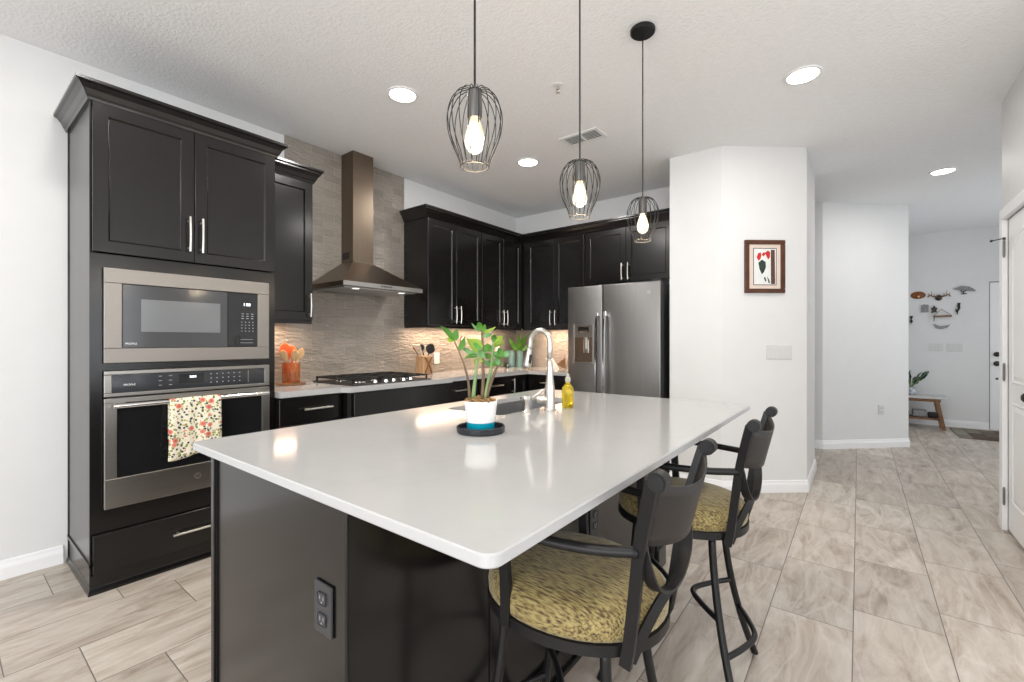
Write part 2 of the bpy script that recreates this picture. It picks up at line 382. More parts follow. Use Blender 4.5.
def crown(path, z0, h=.105, out=.085, side=1):
    pf = [(0, z0), (.012, z0), (.016, z0+.012), (.022, z0+.022), (.032, z0+.045), (.050, z0+.068), (out-.012, z0+h-.022), (out-.004, z0+h-.018), (out, z0+h-.014), (out, z0+h), (0, z0+h)]
    return sweep(NB(), path, pf, side)
BASE = [(0, 0), (.015, 0), (.015, .060), (.012, .072), (.009, .080), (.007, .094), (0, .099)]
def FW(y=-1): pass

# ------------------------------------------------------------------ the room
CE = 2.835; XW = -3.53; YB = 4.67; YE = 9.05
struct('floor', BX(-3.75, 4.2, -3.8, 9.3, -.12, 0), 'floor')
struct('ceiling', BX(-3.75, 4.2, -3.8, 9.3, CE, CE+.12), 'ceiling')
struct('wall_left', BX(XW-.12, XW, -3.7, YB+.12, 0, CE), 'wall')
struct('wall_back', BX(XW, -1.31, YB, YB+.12, 0, CE), 'wall')
struct('wall_pantry', prism(NB(), [(-1.31, YB+.12), (-1.31, 3.955), (-.89, 3.955), (-.34, 4.41), (-.34, 5.25), (-1.31, 5.25)], 0, CE), 'wall')
struct('wall_hall', prism(NB(), [(-3.0, 6.27), (-.33, 6.27), (.46, 7.02), (.46, YE+.1), (-3.0, YE+.1)], 0, CE), 'wall')
struct('wall_passage', BX(-3.12, -3.0, 4.8, 6.3, 0, CE), 'wall')
b = BX(.46, 1.44, YE, YE+.12, 0, CE); box(b, 1.44, 2.36, YE, YE+.12, 2.07, CE); box(b, 2.36, 4.1, YE, YE+.12, 0, CE)
struct('wall_entry', b, 'wall')
b = BX(.76, .88, 4.335, 4.40, 0, CE); box(b, .76, .88, 3.60, 4.335, 2.055, CE); box(b, .76, .88, 3.0, 3.60, 0, CE)
box(b, .88, 4.1, 4.28, 4.40, 0, CE); box(b, .88, 4.1, 3.0, 3.12, 0, CE)
struct('wall_closet', b, 'wall')
# right wall with a glazed opening, rear wall with a glazed opening, entry side wall with a window
b = BX(4.0, 4.12, -3.7, -1.9, 0, CE); box(b, 4.0, 4.12, 2.3, 3.0, 0, CE); box(b, 4.0, 4.12, -1.9, 2.3, 2.5, CE); box(b, 4.0, 4.12, -1.9, 2.3, 0, .4)
struct('wall_right', b, 'wall')
b = BX(XW, -1.6, -3.72, -3.6, 0, CE); box(b, 3.0, 4.0, -3.72, -3.6, 0, CE); box(b, -1.6, 3.0, -3.72, -3.6, 2.52, CE); box(b, -1.6, 3.0, -3.72, -3.6, 0, .15)
struct('wall_rear', b, 'wall')
b = BX(3.0, 3.12, 4.4, 6.1, 0, CE); box(b, 3.0, 3.12, 7.9, YE, 0, CE); box(b, 3.0, 3.12, 6.1, 7.9, 2.45, CE); box(b, 3.0, 3.12, 6.1, 7.9, 0, .55)
struct('wall_entry_side', b, 'wall')
struct('baseboard_left', sweep(NB(), [(XW, -3.6), (XW, .46)], BASE, -1), 'trim')
struct('baseboard_pantry', sweep(NB(), [(-1.31, 3.955), (-.89, 3.955), (-.34, 4.41), (-.34, 5.25), (-1.31, 5.25)], BASE, -1), 'trim')
struct('baseboard_hall', sweep(NB(), [(-3.0, 6.27), (-.33, 6.27), (.46, 7.02), (.46, YE), (1.436, YE)], BASE, -1), 'trim')
struct('baseboard_closet', sweep(NB(), [(.76, 4.38), (.76, 4.40), (3.0, 4.40)], BASE, 1), 'trim')

# tiled panel behind the range, floor of counter to ceiling, and the backsplash around the corner
struct('wall_tile_left', BX(XW, XW+.010, 1.356, 1.685, .90, 1.385), 'tile_y')
struct('wall_tile_range', BX(XW, XW+.010, 1.685, 2.838, .90, CE), 'tile_y')
struct('wall_tile_right', BX(XW, XW+.010, 2.838, YB, .90, 1.385), 'tile_y')
struct('wall_tile_back', BX(XW+.01, -2.335, YB-.010, YB, .90, 1.385), 'tile_x')

# ------------------------------------------------------------------ doors
def panel_door(F, u0, u1, z0, z1, arch, t=.035):
    """moulded door leaf, face toward +n at n=0"""
    bm = NB(); F.bx(bm, u0, u1, z0, z1, -t, 0)
    return bm
def raised_panel(F, u0, u1, z0, z1, rise=0):
    bm = NB(); K = 12
    def outline(ins):
        pts = [(u0+ins, z0+ins), (u1-ins, z0+ins)]
        top = z1-ins
        if rise:
            for k in range(K+1):
                t = k/K; u = (u1-ins)+((u0+ins)-(u1-ins))*t
                pts.append((u, top-rise+rise*math.sin(PI*t)**1.0))
        else: pts += [(u1-ins, top), (u0+ins, top)]
        return pts
    rings = []
    for ins, n in ((0, .0002), (.006, .006), (.012, .006), (.022, -.001), (.030, .001), (.05, .007)):
        rings.append([bm.verts.new(F.p(u, z, n)) for u, z in outline(ins)])
    for a, b_ in zip(rings, rings[1:]):
        m_ = len(a)
        for i in range(m_): bm.faces.new((a[i], a[(i+1) % m_], b_[(i+1) % m_], b_[i]))
    bm.faces.new(rings[-1])
    return bm
F = Fr((.76+.012, 0), (0, 1), (-1, 0))
d1 = struct('door_1', panel_door(F, 3.640, 4.300, .012, 2.03, True), 'door')
obj('door_panel', raised_panel(F, 3.745, 4.195, .97, 1.92, .09), 'door', d1)
obj('door_panel', raised_panel(F, 3.745, 4.195, .20, .85, 0), 'door', d1)
k = NB(); lathe(k, [(.0, .062), (.014, .060), (.026, .050), (.028, .040), (.020, .026), (.011, .018), (.011, .008), (.031, .006), (.033, 0)], n=24)
k.transform(Matrix.Translation((.772, 3.700, .925)) @ Matrix.Rotation(-PI/2, 4, 'Y'))
obj('knob', k, 'bronze', d1, smooth=40)
FC = Fr((.76, 0), (0, 1), (-1, 0))
b = NB()
FC.bx(b, 4.30, 4.372, 0, 2.035, -.01, .018, .004); FC.bx(b, 3.568, 3.640, 0, 2.035, -.01, .018, .004); FC.bx(b, 3.568, 4.372, 2.035, 2.107, -.01, .018, .004)
struct('trim_2', b, 'trim')
for z in (.225, 1.037, 1.845):
    b = NB(); cyl(b, (.751, 4.297, z), .0065, .1, n=12); cyl(b, (.751, 4.297, z+.054), .0045, .010, n=10); cyl(b, (.751, 4.297, z-.054), .0045, .010, n=10)
    obj('hinge', b, 'hingemetal', d1)
b = NB(); tube(b, [(.751, 4.297, 1.912), (.735, 4.318, 1.912), (.718, 4.345, 1.912), (.706, 4.365, 1.912)], .0035, 8); cyl(b, (.751, 4.297, 1.910), .008, .014, n=10)
cyl(b, (.705, 4.366, 1.912), .008, .012, axis='Y', n=10)
obj('door_stop', b, 'bronze', d1)
# front door in the entry wall
FE = Fr((0, YE+.03), (1, 0), (0, -1))
d2 = struct('door_2', FE.bx(NB(), 1.452, 2.35, .012, 2.058, -.045, 0), 'door')
obj('door_panel', raised_panel(FE, 1.60, 2.2, 1.1, 1.92, .08), 'door', d2)
obj('door_panel', raised_panel(FE, 1.60, 2.2, .2, .92, 0), 'door', d2)
for z, r in ((1.055, .032), (.925, .034)):
    b = NB(); lathe(b, [(0, .055), (.018, .052), (.028, .042), (.026, .03), (.013, .02), (.013, .01), (r, .008), (r+.002, 0)], n=20)
    b.transform(Matrix.Translation((1.52, YE+.03, z)) @ Matrix.Rotation(PI/2, 4, 'X')); obj('knob' if z < 1 else 'deadbolt', b, 'bronze', d2, smooth=40)
b = NB(); cyl(b, (1.52, YE+.025, .715), .014, .012, 'Y', 14); obj('viewer', b, 'bronze', d2)
b = NB(); FE.bx(b, 1.44, 1.452, 0, 2.07, -.05, .005); FE.bx(b, 1.44, 2.36, 2.058, 2.07, -.05, .005)
struct('trim_3', b, mat('grey_door_seal', (.18, .18, .19), .6, var=.1))
FW_ = Fr((0, YE), (1, 0), (0, -1))
# window frames behind the camera
def window(name, F, u0, u1, z0, z1, n_mull):
    b = NB(); t = .06
    F.bx(b, u0, u1, z0, z0+t, -.05, .01); F.bx(b, u0, u1, z1-t, z1, -.05, .01)
    for k in range(n_mull+2):
        u = u0+(u1-u0-t)*k/(n_mull+1); F.bx(b, u, u+t, z0+t, z1-t, -.05, .01)
    o = struct(name, b, 'trim'); obj('pane', F.bx(NB(), u0+.03, u1-.03, z0+.03, z1-.03, -.022, -.018), 'cglass', o)
window('window_1', Fr((0, -3.63), (1, 0), (0, 1)), -1.6, 3.0, .15, 2.52, 3)
window('window_2', Fr((4.03, 0), (0, 1), (-1, 0)), -1.9, 2.3, .4, 2.5, 3)
window('window_3', Fr((3.03, 0), (0, 1), (-1, 0)), 6.1, 7.9, .55, 2.45, 1)

# ------------------------------------------------------------------ tall oven tower
XF = -2.96; TY0, TY1 = .481, 1.352
FT = Fr((XF, 0), (0, 1), (1, 0))
t = thing('oven_tower', 'tall near-black cabinet housing the microwave and wall oven against the left wall', 'cabinet', (-3.23, .91, 0))
b = NB(); x0 = XW+.006
box(b, x0, XF-.0205, TY0, TY0+.02, .0, 2.42); box(b, x0, XF-.0205, TY1-.02, TY1, 0, 2.42); box(b, x0, x0+.012, TY0, TY1, 0, 2.42)
for z in (.0, .31, 1.105, 1.63, 2.40): box(b, x0, XF-.0205, TY0+.02, TY1-.02, z if z else .06, (z if z else .06)+.02)
obj('body', b, 'cab', t)
# face frame
for a in ((TY0, TY1, 1.605, 1.672), (.524, 1.311, 1.093, 1.127), (TY0, TY1, .293, .407), (TY0, TY1, 2.405, 2.42), (TY0, TY1, .0, .092), (TY0, .524, .407, 1.605), (1.311, TY1, .407, 1.605)):
    obj('stile' if a[1]-a[0] < .1 else 'rail', FT.bx(NB(), a[0], a[1], a[2], a[3], -.02, 0), 'cab', t)
b = NB()   # applied end panel frame on the side toward the room
FS = Fr((0, TY0), (1, 0), (0, -1))
FS.bx(b, x0, x0+.018, .0, 2.42, 0, .004); FS.bx(b, XF-.008, XF, .0, 2.42, 0, .004); FS.bx(b, x0, XF, .135, .15, 0, .006)
obj('end_panel', b, 'cab', t)
obj('base_moulding', sweep(NB(), [(x0, TY0), (XF, TY0), (XF, TY1)], [(0, 0), (.010, 0), (.010, .012), (.007, .022), (.004, .030), (0, .034)], -1), 'cab', t)
obj('crown_moulding', crown([(x0, TY0), (XF, TY0), (XF, TY1), (x0, TY1)], 2.41, .087, .060, -1), 'cab', t)
for (a, c, hs) in ((TY0+.004, .909, 1), (.909, TY1-.004, -1)):
    d = obj('door', shaker(FT, a, c, 1.676, 2.408), 'cab', t)
    pull(FT, d, .909-hs*.030, 1.828, .19)
d = obj('drawer', slab(FT, TY0+.006, TY1-.006, .094, .292), 'cab', t)
pull(FT, d, .92, .195, .235, False, arch=.002)

# microwave
t = thing('microwave', 'built-in microwave in a wide pale metal surround above the oven', 'microwave', (-3.1, .918, 1.128))
b = NB()
for a in ((.526, 1.309, 1.529, 1.603), (.526, 1.309, 1.129, 1.203), (.526, .596, 1.203, 1.529), (1.241, 1.309, 1.203, 1.529)): FT.bx(b, *a, .001, .022, .003)
obj('surround', b, mat('pale_slate_trim', (.31, .285, .26), .45, metal=1, var=.02, stretch=(.5, .5, 40)), t)
obj('body', BX(-3.35, XF-.005, .56, 1.28, 1.16, 1.56), 'black', t)
d = obj('door', FT.bx(NB(), .597, 1.076, 1.204, 1.528, .000, .018, .003), mat('grey_tinted_glass', (.055, .055, .057), .12, var=.05, spec=.6), t)
obj('window', FT.bx(NB(), .672, 1.036, 1.288, 1.456, .018, .0195), 'mwindow', d)
c_ = obj('control_panel', FT.bx(NB(), 1.0775, 1.240, 1.204, 1.528, .000, .018, .003), 'bglass', t)
obj('display', FT.bx(NB(), 1.150, 1.215, 1.445, 1.475, .018, .019), 'black', c_)
b = NB(); FT.bx(b, 1.176, 1.186, 1.452, 1.468, .019, .0195); FT.bx(b, 1.189, 1.199, 1.452, 1.468, .019, .0195); FT.bx(b, 1.163, 1.167, 1.452, 1.468, .019, .0195)
obj('digits', b, 'disp', c_)
def button(par, *a): obj('button', FT.bx(NB(), *a), 'legend', par)
for r in range(3):
    for q in range(3): button(c_, 1.150+q*.027, 1.163+q*.027, 1.402+r*-.014, 1.406+r*-.014, .018, .0186)
for r in range(4):
    for q in range(4): button(c_, 1.148+q*.021, 1.155+q*.021, 1.356+r*-.018, 1.352+r*-.018, .018, .0186)
button(c_, 1.145, 1.215, 1.248, 1.250, .018, .0186); button(c_, 1.145, 1.215, 1.228, 1.230, .018, .0186)
def lettering(parent, text, F, u, z, n, size, m, align='CENTER', name='lettering'):
    c = bpy.data.curves.new(name, 'FONT'); c.body = text; c.size = size; c.extrude = .0003; c.align_x = align; c.align_y = 'CENTER'
    tmp = bpy.data.objects.new('text', c); COL.objects.link(tmp); bpy.context.view_layer.update()
    me = bpy.data.meshes.new_from_object(tmp.evaluated_get(bpy.context.evaluated_depsgraph_get())); bpy.data.objects.remove(tmp); bpy.data.curves.remove(c)
    o = bpy.data.objects.new(name, me); COL.objects.link(o); me.materials.clear(); me.materials.append(M[m] if isinstance(m, str) else m)
    # text x -> viewer's right, y -> up, normal -> outward
    ex = Vector((0, 0, 1)).cross(Vector((F.n.x, F.n.y, 0))); p = F.p(u, z, n)
    W = Matrix(((ex.x, 0, F.n.x, p.x), (ex.y, 0, F.n.y, p.y), (0, 1, 0, p.z), (0, 0, 0, 1)))
    o.parent = parent; o.matrix_basis = WM[parent.name].inverted() @ W
    return o
lettering(d, 'PROFILE', FT, .632, 1.226, .0185, .013, 'white')

# wall oven
t = thing('wall_oven', 'slate-coloured built-in wall oven with floral towel on its bar', 'oven', (-3.1, .918, .408))
obj('body', BX(-3.42, XF-.004, .55, 1.285, .33+.004, 1.085), 'black', t)
b = NB()
for a in ((.526, 1.309, 1.071, 1.091), (.526, 1.309, .962, .980), (.526, .556, .980, 1.071), (1.279, 1.309, .980, 1.071)): FT.bx(b, *a, .001, .026, .003)
obj('control_surround', b, 'slate', t)
c_ = obj('control_panel', FT.bx(NB(), .556, 1.279, .980, 1.071, .002, .022), mat('grey_black_glass', (.03, .032, .036), .1, var=.05, spec=.7), t)
obj('display', FT.bx(NB(), .835, .955, 1.010, 1.058, .022, .023), 'bglass', c_)
b = NB(); 
for q in range(3): FT.bx(b, .885+q*.011, .893+q*.011, 1.037, 1.048, .023, .0234)
obj('digits', b, 'disp', c_)
for u in (.745, .79): 
    for r in range(3): button(c_, u, u+.014, 1.052-r*.024, 1.055-r*.024, .022, .0226)
for q in range(6):
    for r in range(3): button(c_, .985+q*.030, .992+q*.030, 1.050-r*.024, 1.055-r*.024, .022, .0226)
button(c_, 1.185, 1.187, .99, 1.065, .022, .0226)
lettering(c_, 'PROFILE', FT, .625, 1.018, .0225, .013, 'white')
d = obj('door', NB(), 'slate', t)
b = NB()
for a in ((.526, 1.309, .409, .556), (.526, 1.309, .930, .955), (.526, .575, .556, .930), (1.262, 1.309, .556, .930)): FT.bx(b, *a, .001, .030, .003)
bm_ = b; bm_.transform(WM[t.name].inverted()); bm_.to_mesh(d.data); bm_.free()
obj('window', FT.bx(NB(), .573, 1.264, .554, .932, .002, .024), 'bglass', d)
b = NB()
tube(b, [FT.p(.555, .918, .066), FT.p(1.285, .918, .066)], .012, 16)
for u in (.59, 1.245): FT.bx(b, u-.016, u+.016, .906, .930, .028, .062, .004)
obj('handle', b, 'chrome', d, smooth=40)
b = NB(); cyl(b, FT.p(.92, .487, .031), .017, .004, 'X', 28); obj('badge', b, 'nickel', d)
lettering(d, 'GE', FT, .92, .487, .0333, .016, 'black', name='badge_lettering')

# towel over the oven's bar
b = NB(); NU, NV = 22, 34; yl, yr = .778, 1.018; cx_ = XF+.066
def towel_p(u, s):
    # s runs from the back hem over the bar to the front hem
    y = yl+(yr-yl)*u; rr = .0155; fold = .006*math.sin(u*9+.6)+.004*math.sin(u*21)
    Lb, La, Lf = .20, PI*rr, .30+.012*math.sin(u*5+1)
    d_ = s*(Lb+La+Lf)
    if d_ < Lb: return (cx_-rr, y, .918-(Lb-d_))
    if d_ < Lb+La:
        a = (d_-Lb)/rr; return (cx_-rr*math.cos(a), y, .918+rr*math.sin(a))
    e_ = d_-Lb-La; k_ = min(1, e_/.12)
    return (cx_+rr+fold*k_+.004*k_, y-(.010*e_/.3 if u < .5 else 0)*(1-u), .918-e_)
g = [[b.verts.new(towel_p(i/NU, j/NV)) for j in range(NV+1)] for i in range(NU+1)]
for i in range(NU):
    for j in range(NV): b.faces.new((g[i][j], g[i+1][j], g[i+1][j+1], g[i][j+1]))
o = obj('dish_towel', b, 'towel', smooth='all', loc=(cx_, .9, .62)); so = o.modifiers.new('thickness', 'SOLIDIFY'); so.thickness = .0025; so.offset = 1
tag(o, 'red and yellow floral dish towel hanging over the oven handle', 'towel')

# ------------------------------------------------------------------ upper cabinets
XU = -3.20
FU = Fr((XU, 0), (0, 1), (1, 0)); YU = 4.335; FB = Fr((0, YU), (1, 0), (0, -1))
def upper(name, label, F, u0, u1, z0, z1, doors, pulls, depth, loc, grp=None):
    t = thing(name, label, 'cabinet', loc, group=grp)
    obj('body', F.bx(NB(), u0, u1, z0, z1, -depth, 0), 'cab', t)
    for (a, c) in doors:
        d = obj('door', shaker(F, a, c, z0+.003, z1-.003), 'cab', t)
        for (pu, pz) in pulls:
            if a < pu < c: pull(F, d, pu, pz, .17)
    return t
t = upper('wall_cabinet', 'single-door dark upper cabinet between the oven tower and range hood', FU, 1.356, 1.728, 1.388, 2.40, [(1.358, 1.726)], [(1.695, 1.50)], .315, (-3.36, 1.54, 1.388))
obj('crown_moulding', crown([(XU, 1.356), (XU, 1.728), (XW+.012, 1.728)], 2.400, .098, .062, -1), 'cab', t)
t = upper('wall_cabinet', 'dark two-door upper cabinet immediately right of the range hood', FU, 2.842, 3.597, 1.388, 2.40, [(2.842, 3.219), (3.219, 3.595)], [(3.187, 1.50), (3.252, 1.50)], .325, (-3.36, 3.2, 1.388))
obj('crown_moulding', crown([(XW+.012, 2.842), (XU, 2.842), (XU, 3.597)], 2.400, .098, .062, -1), 'cab', t)
t = upper('wall_cabinet', 'dark two-door upper cabinet on the range wall nearest the corner', FU, 3.600, 4.333, 1.388, 2.40, [(3.602, 3.967), (3.967, 4.310)], [(3.935, 1.50), (4.000, 1.50)], .325, (-3.36, 3.97, 1.388))
obj('crown_moulding', crown([(XU, 3.600), (XU, 4.333)], 2.400, .098, .062, -1), 'cab', t)
t = upper('wall_cabinet', 'dark two-door upper cabinet on the back wall between corner and refrigerator', FB, XW+.004, -2.345, 1.388, 2.40, [(-3.115, -2.730), (-2.730, -2.347)], [(-2.762, 1.50), (-2.698, 1.50)], .325, (-2.93, 4.5, 1.388))
obj('crown_moulding', crown([(XU, YU), (-2.345, YU)], 2.400, .098, .062, -1), 'cab', t)
t = upper('wall_cabinet', 'wide short dark cabinet above the refrigerator with two doors', FB, -2.340, -1.40, 1.835, 2.40, [(-2.336, -1.872), (-1.872, -1.406)], [(-1.905, 1.945), (-1.839, 1.945)], .325, (-1.87, 4.5, 1.835))
b = NB(); FB.bx(b, -1.40, -1.315, 1.835, 2.40, -.04, 0); obj('filler', b, 'cab', t)
obj('crown_moulding', crown([(-2.340, YU), (-1.315, YU)], 2.400, .098, .062, -1), 'cab', t)

# ------------------------------------------------------------------ base cabinets and worktops
XBF = -2.925
FL = Fr((XBF, 0), (0, 1), (1, 0))
def base_cab(label, F, u0, u1, loc, fronts, depth=.59, adj=0):
    t = thing('base_cabinet', label, 'cabinet', loc)
    b = NB(); F.bx(b, u0, u1, .10, .873, -depth, 0); F.bx(b, u0, u1, 0, .10, -depth, -.06)
    obj('body', b, 'cab', t)
    for kind, a, c, z0, z1, pu, pz, pl, vert in fronts:
        d = obj(kind, slab(F, a, c, z0, z1) if kind != 'door' else shaker(F, a, c, z0, z1), 'cab', t)
        if pu is not None: pull(F, d, pu, pz, pl, vert, arch=.003)
    return t
base_cab('dark base cabinet with one wide drawer pull beside the oven tower', FL, 1.355, 1.795, (-3.2, 1.57, 0),
         [('drawer', 1.356, 1.79, .70, .865, 1.605, .79, .20, False), ('door', 1.356, 1.79, .11, .695, 1.75, .58, .17, True)])
FLc = Fr((-2.85, 0), (0, 1), (1, 0))
base_cab('dark base cabinet standing slightly forward beneath the gas cooktop', FLc, 1.800, 2.798, (-3.2, 2.3, 0),
         [('panel', 1.84, 2.76, .70, .865, None, 0, 0, 0), ('door', 1.84, 2.30, .11, .695, 2.26, .58, .17, True), ('door', 2.30, 2.76, .11, .695, 2.34, .58, .17, True)], .665)
base_cab('dark drawer cabinet right of the cooktop with a horizontal pull', FL, 2.803, 3.24, (-3.2, 3.0, 0),
         [('drawer', 2.81, 3.235, .70, .865, 2.99, .79, .17, False), ('drawer', 2.81, 3.235, .41, .695, 2.99, .60, .17, False), ('drawer', 2.81, 3.235, .11, .405, 2.99, .30, .17, False)])
base_cab('second dark drawer cabinet from the cooktop toward the corner', FL, 3.243, 3.72, (-3.2, 3.5, 0),
         [('drawer', 3.25, 3.715, .70, .865, 3.50, .79, .17, False), ('drawer', 3.25, 3.715, .41, .695, 3.50, .60, .17, False), ('drawer', 3.25, 3.715, .11, .405, 3.50, .30, .17, False)])
base_cab('dark corner base cabinet with an upright door pull', FL, 3.723, 4.660, (-3.2, 4.2, 0),
         [('door', 3.73, 4.05, .11, .865, 3.77, .77, .15, True)])
FBB = Fr((0, 4.065), (1, 0), (0, -1))
base_cab('dark base cabinet on the back wall left of the refrigerator', FBB, -2.92, -2.36, (-2.6, 4.4, 0),
         [('drawer', -2.89, -2.365, .70, .865, -2.63, .79, .17, False), ('door', -2.89, -2.365, .11, .695, -2.41, .58, .17, True)])
# L-shaped worktop with the bump-out at the cooktop
poly = [(XW+.011, 1.354), (-2.888, 1.354), (-2.888, 1.775), (-2.810, 1.805), (-2.810, 2.795), (-2.888, 2.825), (-2.888, 4.030), (-2.345, 4.030), (-2.345, YB-.011), (XW+.011, YB-.011)]
b = prism(NB(), poly, .877, .915)
bmesh.ops.bevel(b, geom=[e for e in b.edges], offset=.003, segments=2, affect='EDGES')
o = obj('worktop', b, 'quartz', loc=(-3.2, 2.6, .877)); tag(o, 'white quartz worktop running along the range wall and turning the corner', 'worktop')

# ------------------------------------------------------------------ range hood
t = thing('range_hood', 'dark steel chimney range hood on the tiled wall over the cooktop', 'range hood', (-3.27, 2.25, 1.66))
b = NB(); hx0, hx1, hy0, hy1 = XW+.012, -3.01, 1.865, 2.625
cxa, cxb, cya, cyb = hx0, -3.345, 2.165, 2.362
R1 = [b.verts.new(p) for p in ((hx0, hy0, 1.690), (hx1, hy0, 1.690), (hx1, hy1, 1.690), (hx0, hy1, 1.690))]
R2 = [b.verts.new(p) for p in ((cxa, cya, 1.905), (cxb, cya, 1.905), (cxb, cyb, 1.905), (cxa, cyb, 1.905))]
R0 = [b.verts.new(p) for p in ((hx0, hy0, 1.655), (hx1, hy0, 1.655), (hx1, hy1, 1.655), (hx0, hy1, 1.655))]
for a, c in ((R0, R1), (R1, R2)):
    for i in range(4): b.faces.new((a[i], a[(i+1) % 4], c[(i+1) % 4], c[i]))
b.faces.new(R2); b.faces.new(R0[::-1])
obj('canopy', b, 'hood', t)
b = BX(cxa, cxb, cya, cyb, 1.905, CE-.002); obj('chimney', b, 'hood', t)
b = NB(); box(b, hx1, hx1+.004, hy0, hy1, 1.657, 1.690); obj('rim', b, 'slate', t)
b = NB()
for k in range(5): box(b, hx1+.004, hx1+.007, 2.20+k*.022, 2.212+k*.022, 1.668, 1.680)
obj('control_buttons', b, 'black', t)
b = NB(); box(b, hx0+.05, hx1-.05, hy0+.04, hy1-.04, 1.648, 1.654); obj('filter', b, 'sinksteel', t)
for y in (2.03, 2.47):
    b = NB(); cyl(b, (-3.10, y, 1.650), .028, .008, n=20); obj('lamp', b, 'hoodlamp', t)
    l = bpy.data.lights.new('hood_spot', 'SPOT'); l.energy = 5; l.spot_size = 2.2; l.spot_blend = .8; l.color = (1, .9, .78); l.shadow_soft_size = .03
    lo = bpy.data.objects.new('hood_spot', l); COL.objects.link(lo); lo.location = (-3.10, y, 1.635); lo.parent = t; lo.matrix_parent_inverse = Matrix.Translation(-Vector(t.location))
b = NB()
box(b, -3.50, -3.40, cya-.001, cya, 1.93, 1.99); obj('vent_slots', b, 'black', t)

# ------------------------------------------------------------------ gas cooktop
t = thing('gas_cooktop', 'black five-burner gas cooktop set in the white worktop below the hood', 'cooktop', (-3.14, 2.23, .915))
obj('plate', BX(-3.42, -2.875, 1.855, 2.605, .915, .924, bev=.004), 'castiron', t)
burn = [(-3.28, 2.02, .035), (-3.02, 2.02, .04), (-3.16, 2.23, .055), (-3.28, 2.44, .04), (-3.02, 2.44, .035)]
for x, y, r in burn:
    b = NB(); cyl(b, (x, y, .929), r*1.25, .010, n=28, r2=r*1.1); c_ = obj('burner', b, 'chrome', t, smooth=40)
    b = NB(); cyl(b, (x, y, .940), r, .010, n=28, bev=.003); obj('burner_cap', b, 'castiron', c_, smooth=40)
for (ya, yb) in ((1.875, 2.105), (2.110, 2.345), (2.350, 2.585)):
    b = NB(); zt = .962; w_ = .012
    for x in (-3.40, -3.27, -3.14, -3.02, -2.905):
        box(b, x-w_/2, x+w_/2, ya, yb, zt-.012, zt)
    for y in (ya, (ya+yb)/2, yb-w_): box(b, -3.406, -2.899, y, y+w_, zt-.012, zt)
    for x in (-3.40, -2.905):
        for y in (ya+.006, yb-.006): box(b, x-w_/2, x+w_/2, y-w_/2, y+w_/2, .924, zt-.01)
    obj('grate', b, 'castiron', t)
for k in range(5):
    b = NB(); y = 2.07+k*.085
    cyl(b, (-2.905+.018*(k % 2)-.004, y, .934), .019, .022, n=20, r2=.016, bev=.002); obj('knob', b, 'chrome', t, smooth=40)

# ------------------------------------------------------------------ refrigerator
FF = Fr((0, 3.90), (1, 0), (0, -1)); fx0, fx1, fxm = -2.305, -1.372, -1.925
t = thing('refrigerator', 'slate-grey side-by-side refrigerator with ice and water dispenser', 'refrigerator', (-1.84, 4.25, 0))
obj('cabinet_body', BX(fx0+.005, fx1-.003, 3.975, 4.65, .03, 1.762, bev=.006), mat('dark_grey_fridge_side', (.05, .05, .05), .45, var=.05), t)
obj('door', FF.bx(NB(), fx0, fxm-.003, .09, 1.772, -.065, 0, .010, 3), 'fridge', t, smooth=40)
dL = [o for o in COL.objects if o.parent == t][-1]
# dispenser set into the left door
dR = obj('door', FF.bx(NB(), fxm+.003, fx1, .09, 1.772, -.065, 0, .010, 3), 'fridge', t, smooth=40)
for (dd_, u) in ((dL, fxm-.040), (dR, fxm+.040)):
    b = NB(); pts = []
    for k in range(15):
        q = -1+2*k/14; pts.append(FF.p(u, 1.08+q*.43, .030+.030*(1-q**4)))
    tube(b, pts, 1, sec=(.026, .016))
    FF.bx(b, u-.013, u+.013, 1.475, 1.515, -.002, .036, .004); FF.bx(b, u-.013, u+.013, .645, .685, -.002, .036, .004)
    obj('handle', b, 'chrome', dd_, smooth=40)
b = NB()
for a in ((-2.245, -2.225, 1.02, 1.405), (-2.030, -2.018, 1.02, 1.405), (-2.225, -2.030, 1.02, 1.035), (-2.225, -2.030, 1.395, 1.405)): FF.bx(b, *a, .0, .009, .002)
dp = obj('dispenser', b, 'slate', t)
obj('dispenser_panel', FF.bx(NB(), -2.225, -2.030, 1.275, 1.395, .0, .007), 'slate', dp)
obj('display', FF.bx(NB(), -2.185, -2.065, 1.325, 1.378, .007, .008), 'bglass', dp)
obj('recess', FF.bx(NB(), -2.225, -2.030, 1.035, 1.275, .0, .003), 'hood', dp)
b = NB(); FF.bx(b, -2.12, -2.06, 1.12, 1.25, .003, .022, .006, 2); FF.bx(b, -2.105, -2.075, 1.16, 1.275, .003, .040, .006, 2); obj('paddle', b, 'slate', dp)
b = NB(); cyl(b, FF.p(-1.475, 1.672, .001), .016, .004, 'Y', 24); obj('badge', b, 'nickel', dR)
lettering(dR, 'GE', FF, -1.475, 1.672, .0035, .015, 'black', name='badge_lettering')
obj('hinge_cover', BX(fx1-.09, fx1-.01, 3.93, 4.03, 1.765, 1.79, bev=.004), 'black', t)

